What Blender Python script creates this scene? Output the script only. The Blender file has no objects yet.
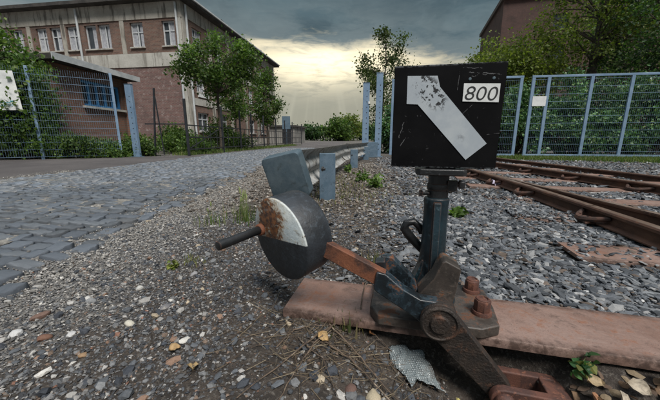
import bpy, bmesh, math, random
import numpy as np
from mathutils import Vector, Matrix, Euler, noise
random.seed(7); RG = np.random.default_rng(11)
R = math.radians
SC = bpy.context.scene
COL = SC.collection

# ------------------------------------------------------------------ camera
CAM_H = 0.60
cam_d = bpy.data.cameras.new('camera'); cam = bpy.data.objects.new('camera', cam_d); COL.objects.link(cam)
cam_d.lens = 16.0; cam_d.sensor_width = 36.0; cam_d.clip_start = 0.02; cam_d.clip_end = 3000
cam.location = (0, 0, CAM_H); cam.rotation_euler = (R(90 - 11.95), 0, 0)
SC.camera = cam

# ------------------------------------------------------------------ node helper
class NT:
    def __init__(s, tree): s.t = tree; s.n = tree.nodes; s.l = tree.links
    def node(s, kind, **kw):
        n = s.n.new(kind)
        for k, v in kw.items(): setattr(n, k, v)
        return n
    def put(s, sock, v):
        if isinstance(v, bpy.types.NodeSocket): s.l.new(v, sock)
        elif isinstance(v, (tuple, list)):
            v = tuple(v)
            sock.default_value = v + (1,) if len(v) == 3 and len(sock.default_value) == 4 else v
        else: sock.default_value = v
    def m(s, op, a, b=None, c=None, clamp=False):
        n = s.node('ShaderNodeMath', operation=op, use_clamp=clamp)
        s.put(n.inputs[0], a)
        if b is not None: s.put(n.inputs[1], b)
        if c is not None: s.put(n.inputs[2], c)
        return n.outputs[0]
    def smooth(s, v, a, b, lo=0., hi=1.):
        n = s.node('ShaderNodeMapRange', interpolation_type='SMOOTHSTEP')
        s.put(n.inputs[0], v); s.put(n.inputs[1], a); s.put(n.inputs[2], b); s.put(n.inputs[3], lo); s.put(n.inputs[4], hi)
        return n.outputs[0]
    def mix(s, f, a, b, blend='MIX'):
        n = s.node('ShaderNodeMix', data_type='RGBA', blend_type=blend)
        s.put(n.inputs[0], f); s.put(n.inputs[6], a); s.put(n.inputs[7], b)
        return n.outputs[2]
    def noise(s, vec, scale, detail=4, rough=.55, dist=0.):
        n = s.node('ShaderNodeTexNoise')
        if vec is not None: s.put(n.inputs['Vector'], vec)
        s.put(n.inputs['Scale'], scale); s.put(n.inputs['Detail'], detail); s.put(n.inputs['Roughness'], rough); s.put(n.inputs['Distortion'], dist)
        return n.outputs[0]
    def voro(s, vec, scale, feature='F1', out=0):
        n = s.node('ShaderNodeTexVoronoi', feature=feature)
        s.put(n.inputs['Vector'], vec); s.put(n.inputs['Scale'], scale)
        return n.outputs[out]
    def bump(s, h, strength, dist, normal=None):
        n = s.node('ShaderNodeBump'); s.put(n.inputs['Strength'], strength); s.put(n.inputs['Distance'], dist); s.put(n.inputs['Height'], h)
        if normal is not None: s.put(n.inputs['Normal'], normal)
        return n.outputs[0]
    def sep(s, v):
        n = s.node('ShaderNodeSeparateXYZ'); s.put(n.inputs[0], v); return n.outputs
    def comb(s, x, y, z):
        n = s.node('ShaderNodeCombineXYZ'); s.put(n.inputs[0], x); s.put(n.inputs[1], y); s.put(n.inputs[2], z); return n.outputs[0]

# ------------------------------------------------------------------ world: storm deck over a bright gap
SUN_EL, SUN_AZ = R(54), R(152)     # azimuth clockwise from +Y
W = bpy.data.worlds.new('World'); SC.world = W; W.use_nodes = True
w = NT(W.node_tree); w.n.clear()
tc = w.node('ShaderNodeTexCoord').outputs['Generated']
X, Y, Z = w.sep(tc)
el = w.m('MULTIPLY', w.m('ARCSINE', Z), 57.2958)
az = w.m('MULTIPLY', w.m('ARCTAN2', X, Y), 57.2958)
elc = w.m('MAXIMUM', Z, 0.0)
k = w.m('DIVIDE', 1.0, w.m('ADD', elc, 0.16))
pl = w.comb(w.m('MULTIPLY', X, k), w.m('MULTIPLY', Y, w.m('MULTIPLY', k, 1.0)), 0.0)
n1 = w.noise(pl, 1.15, 6, .58, .4); n2 = w.noise(pl, 4.2, 6, .62, .6)
st = w.comb(w.m('MULTIPLY', az, .03), w.m('MULTIPLY', el, .13), 0.0)
n3 = w.noise(st, 2.2, 6, .6, .5)
n4 = w.noise(st, 7.0, 5, .65, .8)
rag = w.m('ADD', w.m('MULTIPLY', w.m('SUBTRACT', n3, .5), 6.0), w.m('MULTIPLY', w.m('SUBTRACT', n4, .5), 3.2))
azr = w.smooth(az, 6.0, 26.0, 0.0, 3.5)
edge = w.m('ADD', w.m('ADD', el, rag), azr)
deck = w.smooth(edge, 14.0, 17.4)
deck_soft = w.smooth(edge, 9.5, 15.6)
glow_az = w.m('EXPONENT', w.m('MULTIPLY', w.m('POWER', w.m('MULTIPLY', w.m('ADD', az, 1.0), 1/30.0), 2.0), -1.0))
low = w.mix(w.smooth(el, 0.0, 12.0), (.136, .133, .106), (.128, .130, .110))
low = w.mix(w.m('MULTIPLY', deck_soft, glow_az), low, (.37, .325, .225))
low = w.mix(w.m('MULTIPLY', w.smooth(n4, .52, .66), w.m('MULTIPLY', deck_soft, .8)), low, (.20, .19, .155))
core = w.m('EXPONENT', w.m('MULTIPLY', -1.0, w.m('ADD', w.m('POWER', w.m('MULTIPLY', w.m('ADD', az, 1.5), 1/13.0), 2.0), w.m('POWER', w.m('MULTIPLY', w.m('ADD', el, -13.5), 1/4.2), 2.0))))
low = w.mix(w.m('MULTIPLY', core, w.smooth(n4, .30, .60, .45, .95)), low, (.60, .53, .37))
rays = w.noise(w.comb(w.m('MULTIPLY', w.m('DIVIDE', w.m('ADD', az, 1.5), w.m('SUBTRACT', 26.0, el)), 4.0), 0.0, 0.0), 2.2, 3, .5)
low = w.mix(w.m('MULTIPLY', w.smooth(el, 13.0, 4.0), w.smooth(rays, .45, .75, 0, .35)), low, (.23, .225, .18))
low = w.mix(w.smooth(glow_az, .55, .0), low, (.10, .115, .125))
dk = w.mix(w.smooth(n1, .38, .66), (.020, .035, .044), (.037, .060, .071))
dk = w.mix(w.m('MULTIPLY', w.smooth(n2, .45, .72), .45), dk, (.060, .084, .093))
dk = w.mix(w.m('MULTIPLY', w.smooth(edge, 27.0, 16.0), w.smooth(n3, .30, .55, .15, .75)), dk, (.080, .098, .102))
zen = w.smooth(el, 26.0, 75.0)
dk = w.mix(zen, dk, w.mix(w.smooth(n1, .35, .65), (.26, .29, .33), (.39, .415, .44)))
cloud = w.mix(deck, low, dk)
sky = w.node('ShaderNodeTexSky', sky_type='NISHITA', sun_disc=False, sun_elevation=SUN_EL, sun_rotation=SUN_AZ, altitude=60, air_density=1.0, dust_density=2.0)
BG = 0.10
gap = w.m('MULTIPLY', w.smooth(n1, .60, .80), .5)
c = w.mix(gap, w.mix(1.0, cloud, (1/BG, 1/BG, 1/BG), 'MULTIPLY'), sky.outputs[0])
# the multiply above lifts the cloud colours to the scale of the physical sky
bgn = w.node('ShaderNodeBackground'); w.put(bgn.inputs[0], c); bgn.inputs[1].default_value = BG
wo = w.node('ShaderNodeOutputWorld'); w.l.new(bgn.outputs[0], wo.inputs[0])
W.cycles.sampling_method = 'MANUAL'; W.cycles.sample_map_resolution = 512

# ------------------------------------------------------------------ sun through cloud, exposure
sd = bpy.data.lights.new('sun', 'SUN'); sd.energy = 1.5; sd.angle = R(22); sd.color = (1.0, .96, .90)
sun = bpy.data.objects.new('sun', sd); COL.objects.link(sun)
dirv = Vector((math.sin(SUN_AZ)*math.cos(SUN_EL), math.cos(SUN_AZ)*math.cos(SUN_EL), math.sin(SUN_EL)))
sun.rotation_euler = dirv.to_track_quat('Z', 'Y').to_euler(); sun.location = (0, 0, 30)
vs = SC.view_settings; vs.view_transform = 'Standard'; vs.look = 'None'; vs.exposure = 1.42; vs.gamma = 1.0; vs.use_curve_mapping = False
SC.render.engine = 'CYCLES'; SC.cycles.use_denoising = True; SC.cycles.max_bounces = 6; SC.cycles.transparent_max_bounces = 6

# ------------------------------------------------------------------ materials
def new_mat(name):
    m = bpy.data.materials.new(name); m.use_nodes = True
    t = NT(m.node_tree); b = t.n['Principled BSDF']
    return m, t, b
def pm(name, c1, c2, scale=6, rough=.7, metal=0., lo=.4, hi=.6, c3=None, s3=20, lo3=.55, hi3=.65, bump=.3, bs=60, bd=.004, rvar=.12, detail=6, gen=False):
    m, t, b = new_mat(name)
    co = t.node('ShaderNodeTexCoord').outputs['Object']
    if gen: co = t.node('ShaderNodeNewGeometry').outputs['Position']
    n = t.noise(co, scale, detail, .6, .3)
    c = t.mix(t.smooth(n, lo, hi), c1, c2)
    nn = t.noise(co, s3, 6, .65, .5)
    if c3: c = t.mix(t.smooth(nn, lo3, hi3), c, c3)
    fine = t.noise(co, bs, 4, .6)
    c = t.mix(1.0, c, t.mix(fine, (.72, .72, .72), (1.25, 1.25, 1.25)), 'MULTIPLY')
    t.put(b.inputs['Base Color'], c)
    t.put(b.inputs['Roughness'], t.m('ADD', rough - rvar/2, t.m('MULTIPLY', nn, rvar)))
    b.inputs['Metallic'].default_value = metal
    if bump: t.put(b.inputs['Normal'], t.bump(t.m('ADD', fine, t.m('MULTIPLY', nn, .6)), bump, bd))
    return m
def attr_mat(name, rough=.8, bump=.4, bs=220, bd=.002, spec=.3, vein=True):
    m, t, b = new_mat(name)
    a = t.node('ShaderNodeAttribute', attribute_name='col').outputs['Color']
    co = t.node('ShaderNodeTexCoord').outputs['Object']
    f = t.noise(co, bs, 3, .6); g = t.noise(co, bs*.25, 4, .6)
    c = t.mix(1.0, a, t.mix(f, (.6, .6, .6), (1.35, 1.35, 1.35)), 'MULTIPLY')
    if vein: c = t.mix(t.smooth(g, .62, .8, 0, .35), c, (.20, .17, .14))
    t.put(b.inputs['Base Color'], c); b.inputs['Roughness'].default_value = rough; b.inputs['Specular IOR Level'].default_value = spec
    if bump: t.put(b.inputs['Normal'], t.bump(f, bump, bd))
    return m
def leaf_mat(name, trans=.42, rough=.5):
    m, t, b = new_mat(name)
    a = t.node('ShaderNodeAttribute', attribute_name='col').outputs['Color']
    t.put(b.inputs['Base Color'], a); b.inputs['Roughness'].default_value = rough; b.inputs['Specular IOR Level'].default_value = .35
    tr = t.node('ShaderNodeBsdfTranslucent'); t.put(tr.inputs[0], t.mix(1.0, a, (1.3, 1.5, .6), 'MULTIPLY'))
    mx = t.node('ShaderNodeMixShader'); mx.inputs[0].default_value = trans
    out = t.n['Material Output']
    t.l.new(b.outputs[0], mx.inputs[1]); t.l.new(tr.outputs[0], mx.inputs[2]); t.l.new(mx.outputs[0], out.inputs[0])
    return m
def brick_mat(name, c1, c2, mortar, stain=(.05, .05, .05), wash=None):
    m, t, b = new_mat(name)
    uv = t.node('ShaderNodeAttribute', attribute_name='wuv').outputs['Vector']
    br = t.node('ShaderNodeTexBrick'); t.put(br.inputs['Vector'], uv)
    br.inputs['Scale'].default_value = 1.0; br.inputs['Brick Width'].default_value = .25; br.inputs['Row Height'].default_value = .083
    br.inputs['Mortar Size'].default_value = .011; br.inputs['Bias'].default_value = -.1
    t.put(br.inputs['Color1'], c1); t.put(br.inputs['Color2'], c2); t.put(br.inputs['Mortar'], mortar)
    n = t.noise(uv, .55, 6, .62, .6); n2 = t.noise(uv, 3.0, 6, .7)
    c = t.mix(t.smooth(n, .45, .7, 0, .6), br.outputs[0], stain)
    if wash: c = t.mix(t.smooth(n2, .55, .68, 0, .8), c, wash)
    c = t.mix(1.0, c, t.mix(n2, (.6, .6, .6), (1.35, 1.35, 1.35)), 'MULTIPLY')
    t.put(b.inputs['Base Color'], c); b.inputs['Roughness'].default_value = .9
    t.put(b.inputs['Normal'], t.bump(br.outputs[1], -.5, .01))
    return m
def concrete_mat(name, c1, c2, streak):
    m, t, b = new_mat(name)
    co = t.node('ShaderNodeTexCoord').outputs['Object']
    x, y, z = t.sep(co)
    n = t.noise(co, .9, 6, .6, .3)
    s = t.noise(t.comb(t.m('MULTIPLY', x, 3.2), t.m('MULTIPLY', y, 3.2), t.m('MULTIPLY', z, .35)), 1.0, 6, .65)
    c = t.mix(t.smooth(n, .35, .65), c1, c2)
    c = t.mix(t.smooth(s, .50, .64, 0, .85), c, streak)
    f = t.noise(co, 12, 5, .6)
    c = t.mix(1.0, c, t.mix(f, (.75, .75, .75), (1.2, 1.2, 1.2)), 'MULTIPLY')
    t.put(b.inputs['Base Color'], c); b.inputs['Roughness'].default_value = .9
    t.put(b.inputs['Normal'], t.bump(f, .3, .02))
    return m
def worn_paint(name, paint, paint2, bare, rust, amt=.56, scale=9, rough=.45, soft=.05):
    m, t, b = new_mat(name)
    co = t.node('ShaderNodeTexCoord').outputs['Object']
    n = t.noise(co, scale, 8, .68, .4); n2 = t.noise(co, scale*3.1, 7, .7, .3); n3 = t.noise(co, scale*.6, 5, .6); sp = t.noise(co, 160, 3, .6)
    bev = t.node('ShaderNodeBevel', samples=4); bev.inputs['Radius'].default_value = .006
    geo = t.node('ShaderNodeNewGeometry').outputs['Normal']
    vm = t.node('ShaderNodeVectorMath', operation='DOT_PRODUCT'); t.l.new(bev.outputs[0], vm.inputs[0]); t.l.new(geo, vm.inputs[1])
    ed = t.smooth(vm.outputs['Value'], .985, .80)
    mix = t.m('ADD', t.m('MULTIPLY', n, .6), t.m('ADD', t.m('MULTIPLY', n2, .4), t.m('MULTIPLY', ed, .30)))
    c = t.mix(t.smooth(n3, .38, .62), paint, paint2)
    c = t.mix(t.smooth(mix, amt - .07, amt), c, bare)
    rs = t.smooth(mix, amt, amt + soft)
    c = t.mix(rs, c, t.mix(n2, rust, tuple(q*.45 for q in rust)))
    c = t.mix(1.0, c, t.mix(sp, (.65, .65, .65), (1.3, 1.3, 1.3)), 'MULTIPLY')
    t.put(b.inputs['Base Color'], c)
    t.put(b.inputs['Roughness'], t.m('ADD', rough, t.m('MULTIPLY', rs, .35)))
    h = t.m('ADD', t.m('MULTIPLY', rs, -.5), t.m('ADD', t.m('MULTIPLY', sp, .35), t.m('MULTIPLY', n2, .8)))
    t.put(b.inputs['Normal'], t.bump(h, .45, .003))
    return m

MT = {}
def sleeper_mat():
    m, t, b = new_mat('rusted_sleeper_steel')
    co = t.node('ShaderNodeTexCoord').outputs['Object']; x, y, z = t.sep(co)
    n = t.noise(co, 4, 6, .6, .4); n2 = t.noise(co, 22, 7, .7, .3); n3 = t.noise(co, 120, 5, .7); st_ = t.noise(t.comb(t.m('MULTIPLY', x, 6), t.m('MULTIPLY', y, 60), z), 1, 5, .65)
    c = t.mix(t.smooth(n, .35, .65), (.205, .122, .094), (.285, .192, .160))
    c = t.mix(t.smooth(n2, .52, .68, 0, .75), c, (.25, .105, .055))
    c = t.mix(t.smooth(n2, .46, .30, 0, .7), c, (.10, .066, .054))
    c = t.mix(t.smooth(st_, .55, .72, 0, .45), c, (.33, .26, .23))
    c = t.mix(t.smooth(n3, .60, .70, 0, .85), c, (.055, .034, .027))
    c = t.mix(t.smooth(t.noise(co, 300, 3, .6), .62, .70, 0, .7), c, (.30, .22, .18))
    c = t.mix(t.m('MULTIPLY', t.smooth(t.m('ABSOLUTE', y), .085, .118), t.smooth(n2, .35, .6)), c, (.075, .046, .036))
    c = t.mix(1.0, c, t.mix(n3, (.62, .62, .62), (1.35, 1.35, 1.35)), 'MULTIPLY')
    t.put(b.inputs['Base Color'], c); t.put(b.inputs['Roughness'], t.m('ADD', .38, t.m('MULTIPLY', n2, .35))); b.inputs['Metallic'].default_value = .2
    t.put(b.inputs['Normal'], t.bump(t.m('ADD', t.m('MULTIPLY', n3, .5), n2), .5, .004))
    return m
MT['sleeper'] = sleeper_mat()
MT['rail'] = pm('rail_rust', (.075, .036, .023), (.135, .064, .038), 7, .72, .1, .4, .65, (.17, .075, .04), 24, .56, .7, .4, 110, .003)
MT['rail_top'] = pm('rail_running_face', (.22, .145, .11), (.31, .23, .185), 4, .38, .5, .4, .65, (.085, .046, .03), 9, .55, .66, .2, 120, .002)
MT['rust_dark'] = pm('dark_rust', (.045, .026, .020), (.10, .048, .032), 14, .75, .1, .4, .6, (.16, .062, .03), 30, .6, .7, .5, 150, .003)
MT['rust_bar'] = pm('orange_rust', (.175, .064, .032), (.055, .028, .021), 13, .68, .05, .42, .62, (.26, .10, .045), 34, .58, .7, .5, 150, .003)
MT['rust_nut'] = pm('nut_rust', (.12, .05, .035), (.065, .032, .026), 30, .7, .1, .4, .6, (.19, .08, .05), 60, .55, .66, .5, 260, .002)
MT['paint'] = worn_paint('worn_blue_black_paint', (.008, .010, .012), (.012, .021, .028), (.028, .046, .060), (.20, .078, .034), .55, 12, .36)
MT['paint_col'] = worn_paint('worn_teal_black_paint', (.008, .014, .018), (.016, .036, .048), (.05, .09, .11), (.13, .055, .03), .60, 12, .34)
MT['paint_blk'] = worn_paint('worn_black_paint', (.010, .011, .012), (.018, .019, .021), (.05, .055, .06), (.10, .045, .028), .63, 10, .36)
MT['crank'] = worn_paint('worn_crank_paint', (.016, .018, .020), (.028, .038, .046), (.06, .075, .09), (.17, .068, .032), .575, 13, .42)
MT['rust_black'] = pm('sooty_rusted_iron', (.022, .018, .016), (.040, .029, .023), 16, .62, .2, .38, .62, (.105, .052, .032), 26, .52, .70, .8, 140, .005, rvar=.3)
MT['rust_base'] = worn_paint('dirty_base_iron', (.028, .022, .019), (.045, .036, .030), (.07, .058, .05), (.15, .068, .038), .53, 12, .5)
MT['rust_lug'] = worn_paint('worn_lug_iron', (.030, .025, .022), (.05, .040, .034), (.085, .07, .06), (.23, .09, .036), .55, 14, .5)
MT['galv_gate'] = pm('blue_grey_gate_steel', (.155, .24, .35), (.21, .30, .41), 5, .5, .15, .35, .65, (.11, .165, .23), 9, .6, .75, .1, 120, .002)
MT['galv'] = pm('galvanised_steel', (.105, .165, .225), (.155, .22, .285), 9, .48, .35, .35, .65, (.075, .11, .14), 16, .54, .70, .12, 120, .002)
MT['galv_rail'] = pm('weathered_guardrail', (.30, .305, .30), (.42, .42, .405), 6, .55, .0, .35, .65, (.15, .135, .115), 9, .48, .66, .15, 90, .002)
MT['galv_dark'] = pm('dirty_galvanised_cap', (.080, .118, .145), (.125, .165, .19), 8, .5, .3, .35, .65, (.07, .095, .105), 20, .55, .7, .2, 90, .002)
MT['black_metal'] = pm('black_fence_paint', (.014, .016, .02), (.022, .025, .03), 4, .5, 0)
MT['white_wood'] = pm('white_window_paint', (.46, .48, .50), (.56, .57, .58), 5, .5, 0, bump=.05)
MT['blue_frame'] = pm('blue_window_paint', (.04, .20, .45), (.07, .27, .55), 5, .5, 0, bump=.05)
MT['white_plate'] = pm('white_sign_sheet', (.62, .63, .63), (.72, .73, .72), 5, .5, 0, .35, .65, (.48, .49, .48), 9, .6, .72, .03)
MT['teal_print'] = pm('teal_print', (.06, .30, .40), (.08, .34, .44), 5, .5, 0, bump=0)
MT['digit'] = pm('black_print', (.018, .018, .02), (.03, .03, .03), 40, .5, 0, bump=0)
MT['roof_dark'] = pm('dark_roof_felt', (.03, .028, .026), (.055, .05, .046), 2, .85, 0)
MT['fascia'] = pm('pale_fascia', (.40, .42, .43), (.52, .53, .54), 3, .6, 0)
MT['pipe'] = pm('pale_downpipe', (.42, .44, .45), (.5, .52, .53), 3, .5, 0)
MT['brick'] = brick_mat('brown_brick', (.185, .098, .070), (.115, .064, .050), (.17, .15, .13), (.06, .040, .034))
MT['brick_lo'] = brick_mat('peeling_red_brick', (.185, .090, .078), (.125, .066, .060), (.20, .18, .165), (.09, .060, .055), (.31, .265, .25))
MT['brick_annex'] = brick_mat('annex_brick', (.20, .095, .062), (.135, .068, .050), (.14, .12, .10), (.085, .055, .042))
MT['brick_far'] = brick_mat('far_dark_brick', (.095, .042, .034), (.062, .030, .026), (.08, .065, .058), (.04, .026, .022))
MT['concrete'] = concrete_mat('stained_concrete', (.40, .375, .33), (.30, .278, .24), (.085, .075, .063))
MT['concrete_band'] = concrete_mat('pale_concrete_band', (.47, .455, .415), (.37, .355, .32), (.22, .205, .18))
MT['conc_far'] = concrete_mat('garage_render', (.26, .25, .23), (.20, .19, .175), (.11, .10, .095))
MT['stone'] = attr_mat('stone_chips')
MT['cobble'] = attr_mat('cobble_granite', rough=.40, bump=.8, bs=70, bd=.006, spec=.5, vein=False)
MT['leaf'] = leaf_mat('broad_leaf')
MT['ivy'] = leaf_mat('ivy_leaf', .2, .42)
MT['blade'] = leaf_mat('grass_blade', .35, .6)
MT['bark'] = pm('bark', (.045, .036, .028), (.085, .068, .052), 12, .9, 0, bump=.6, bs=40, bd=.02)
MT['twig'] = pm('dry_twig', (.13, .092, .064), (.060, .042, .030), 26, .85, 0, c3=(.25, .20, .15), bump=.4, bs=200, bd=.002)
MT['straw'] = attr_mat('dry_straw', rough=.8, bump=0, vein=False)
def glass_mat():
    m, t, b = new_mat('window_glass')
    co = t.node('ShaderNodeTexCoord').outputs['Object']
    n = t.noise(co, 1.3, 3)
    t.put(b.inputs['Base Color'], t.mix(n, (.02, .025, .03), (.07, .08, .09))); b.inputs['Roughness'].default_value = .08
    return m
MT['glass'] = glass_mat()
MT['curtain'] = pm('white_curtain', (.30, .31, .34), (.40, .41, .44), 6, .9, 0, bump=.1)
MT['bolt_and_hole_black'] = pm('black_bolt_and_hole_shade', (.02, .02, .02), (.03, .03, .03), 20, .6, 0)

# ------------------------------------------------------------------ mesh helpers
class MB:
    def __init__(s): s.v = []; s.f = []; s.mi = []
    def add(s, vs, fs, mi=0):
        o = len(s.v); s.v += [tuple(q) for q in vs]; s.f += [tuple(i + o for i in f) for f in fs]; s.mi += [mi]*len(fs)
    def box(s, c, size, rot=None, mi=0):
        hx, hy, hz = size[0]/2, size[1]/2, size[2]/2
        vs = [Vector((x, y, z)) for x in (-hx, hx) for y in (-hy, hy) for z in (-hz, hz)]
        if rot is not None: vs = [rot @ q for q in vs]
        vs = [q + Vector(c) for q in vs]
        s.add(vs, [(0,1,3,2),(4,6,7,5),(0,4,5,1),(2,3,7,6),(0,2,6,4),(1,5,7,3)], mi)
    def bar(s, p0, p1, wdt, hgt, up=(0,0,1), mi=0):
        p0 = Vector(p0); p1 = Vector(p1); d = (p1 - p0); L = d.length; d.normalize()
        x = d.cross(Vector(up)).normalized(); z = x.cross(d)
        M = Matrix((x, d, z)).transposed()
        s.box((p0 + p1)/2, (wdt, L, hgt), M, mi)
    def tube(s, pts, rad, n=8, mi=0, cap=True):
        pts = [Vector(p) for p in pts]; rad = rad if isinstance(rad, (list, tuple)) else [rad]*len(pts)
        rings = []; u = None
        for i, p in enumerate(pts):
            d = (pts[min(i+1, len(pts)-1)] - pts[max(i-1, 0)]).normalized()
            if u is None: u = d.orthogonal().normalized()
            else: u = (u - d*u.dot(d)).normalized()
            v = d.cross(u)
            rings.append([p + (u*math.cos(a) + v*math.sin(a))*rad[i] for a in (2*math.pi*k/n for k in range(n))])
        vs = [q for r in rings for q in r]; fs = []
        for i in range(len(pts)-1):
            for k in range(n): fs.append((i*n+k, i*n+(k+1) % n, (i+1)*n+(k+1) % n, (i+1)*n+k))
        if cap: fs.append(tuple(range(n))[::-1]); fs.append(tuple(range((len(pts)-1)*n, len(pts)*n)))
        s.add(vs, fs, mi)
    def lathe(s, prof, c=(0,0,0), n=32, axis=None, mi=0):
        M = Matrix.Identity(3) if axis is None else Vector((0,0,1)).rotation_difference(Vector(axis).normalized()).to_matrix()
        vs = []; fs = []
        for r, z in prof:
            for k in range(n):
                a = 2*math.pi*k/n; vs.append(M @ Vector((r*math.cos(a), r*math.sin(a), z)) + Vector(c))
        for i in range(len(prof)-1):
            for k in range(n): fs.append((i*n+k, i*n+(k+1) % n, (i+1)*n+(k+1) % n, (i+1)*n+k))
        fs.append(tuple(range(n))[::-1]); fs.append(tuple(range((len(prof)-1)*n, len(prof)*n)))
        s.add(vs, fs, mi)
    def prism(s, poly, a0, a1, axis='y', mi=0):
        def P(u, v, a): return {'y': (u, a, v), 'x': (a, u, v), 'z': (u, v, a)}[axis]
        n = len(poly); vs = [P(u, v, a0) for u, v in poly] + [P(u, v, a1) for u, v in poly]
        fs = [tuple(range(n)), tuple(range(n, 2*n))[::-1]] + [(i, i+n, (i+1) % n + n, (i+1) % n) for i in range(n)]
        s.add(vs, fs, mi)
    def sweep(s, prof, path, mi=0, closed=True):
        """prof: (lateral right, z); path: xyz points"""
        n = len(prof); vs = []; fs = []
        P = [Vector(p) for p in path]
        for i, p in enumerate(P):
            d = P[min(i+1, len(P)-1)] - P[max(i-1, 0)]; d.z = 0; d.normalize(); rt = Vector((d.y, -d.x, 0))
            for a, z in prof: vs.append(p + rt*a + Vector((0, 0, z)))
        m = n if closed else n-1
        for i in range(len(P)-1):
            for k in range(m): fs.append((i*n+k, (i+1)*n+k, (i+1)*n+(k+1) % n, i*n+(k+1) % n))
        if closed: fs.append(tuple(range(n))); fs.append(tuple(range((len(P)-1)*n, len(P)*n))[::-1])
        s.add(vs, fs, mi)
    def mesh(s, name, fix=True):
        me = bpy.data.meshes.new(name); me.from_pydata(s.v, [], s.f); me.update()
        for i, p in enumerate(me.polygons): p.material_index = s.mi[i]
        if fix:
            bm = bmesh.new(); bm.from_mesh(me); bmesh.ops.recalc_face_normals(bm, faces=bm.faces); bm.to_mesh(me); bm.free()
        return me
    def build(s, name, mat, parent=None, bevel=0, smooth=False, seg=2):
        return link(name, s.mesh(name), mat, parent, bevel, smooth, seg)
def link(name, me, mat, parent=None, bevel=0, smooth=False, seg=2):
    o = bpy.data.objects.new(name, me); COL.objects.link(o)
    for m in (mat if isinstance(mat, (list, tuple)) else [mat]): me.materials.append(MT[m] if isinstance(m, str) else m)
    if parent is not None: o.parent = parent
    if bevel:
        b = o.modifiers.new('bevel', 'BEVEL'); b.width = bevel; b.segments = seg; b.limit_method = 'ANGLE'; b.angle_limit = R(35); b.harden_normals = True
    if bevel or smooth:
        me.polygons.foreach_set('use_smooth', [True]*len(me.polygons))
    if smooth and not bevel:
        me.set_sharp_from_angle(angle=R(40))
    return o
def tag(o, label=None, cat=None, group=None, kind=None):
    if label: o['label'] = label
    if cat: o['category'] = cat
    if group: o['group'] = group
    if kind: o['kind'] = kind
    return o
def empty(name, loc=(0,0,0), rz=0):
    o = bpy.data.objects.new(name, None); COL.objects.link(o); o.location = loc; o.rotation_euler = (0, 0, rz); o.empty_display_size = .1
    return o
def copy_tree(o, parent=None):
    c = o.copy(); COL.objects.link(c); c.parent = parent
    for ch in o.children: copy_tree(ch, c)
    return c
def np_mesh(name, verts, faces, cols=None, smooth=False):
    """verts (n,3), faces (m,k), cols per vertex (n,3)"""
    me = bpy.data.meshes.new(name); n = len(verts); m, k = faces.shape
    me.vertices.add(n); me.vertices.foreach_set('co', np.ascontiguousarray(verts, np.float32).ravel())
    me.loops.add(m*k); me.loops.foreach_set('vertex_index', np.ascontiguousarray(faces, np.int32).ravel())
    me.polygons.add(m); me.polygons.foreach_set('loop_start', np.arange(0, m*k, k, dtype=np.int32))
    if smooth: me.polygons.foreach_set('use_smooth', np.ones(m, bool))
    else: me.polygons.foreach_set('use_smooth', np.zeros(m, bool))
    if cols is not None:
        a = me.attributes.new('col', 'FLOAT_COLOR', 'POINT')
        a.data.foreach_set('color', np.concatenate([cols, np.ones((n, 1))], 1).astype(np.float32).ravel())
    me.update(calc_edges=True)
    return me
def set_wuv(o, scale=1.0):
    """wall coordinates in metres for brick courses: along the wall, up"""
    me = o.data; a = me.attributes.new('wuv', 'FLOAT_VECTOR', 'CORNER')
    vals = []
    for p in me.polygons:
        n = p.normal
        for li in p.loop_indices:
            c = me.vertices[me.loops[li].vertex_index].co
            if abs(n.z) > .8: vals += [c.x, c.y, 0]
            else:
                t = Vector((-n.y, n.x, 0)).normalized(); vals += [c.dot(t), c.z, 0]
    a.data.foreach_set('vector', vals)

# frames: the track runs 13.2 degrees to the right of the view; stand frame sits on the first sleeper
AN = R(13.2); UX = np.array([math.sin(AN), math.cos(AN)]); RX = np.array([math.cos(AN), -math.sin(AN)])
OX = np.array([.34, .93])
def loc2(x, y):
    dx = x - OX[0]; dy = y - OX[1]
    return dx*RX[0] + dy*RX[1], dx*UX[0] + dy*UX[1]
def wor(r, u, z=0): p = OX + r*RX + u*UX; return Vector((p[0], p[1], z))
def sst(v, a, b):
    t = np.clip((np.asarray(v, float) - a)/(b - a), 0, 1); return t*t*(3 - 2*t)

# ------------------------------------------------------------------ ground
def nz(x, y, s):
    return noise.noise(Vector((x*s, y*s, 3.7)))
def pit(x, y):
    """hollow scraped out round the link arm, shallow and heaped with litter farther along the sleeper"""
    r, u = loc2(x, y); far = sst(r, .27, .42)
    f = (1 - far)*(1 - sst(u, -.150, -.02)) + far*(1 - sst(u, -.42, -.13))
    return -.165*sst(r, -.40, .20)*f*sst(u, -1.6, -.7) - .014*far*(1 - sst(u, -.13, -.02)) - .012*(1 - sst(u, -.2, -.08))*sst(r, -.7, -.3)
def gz(x, y):
    b = pit(x, y)
    sl = float(np.exp(-(y/9.0)**2))
    return float(b) + sl*(.010*nz(x, y, 3.1) + .008*nz(x, y, 11.0) + .004*nz(x, y, 29.0)) - .004
def axis_coords(lo, hi, step, far, grow=1.16):
    a = list(np.arange(lo, hi, step)); d = step
    while a[-1] < far[1]: d *= grow; a.append(a[-1] + d)
    d = step; b = []; q = lo
    while q > far[0]: d *= grow; q -= d; b.append(q)
    return np.array(b[::-1] + a)
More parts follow.
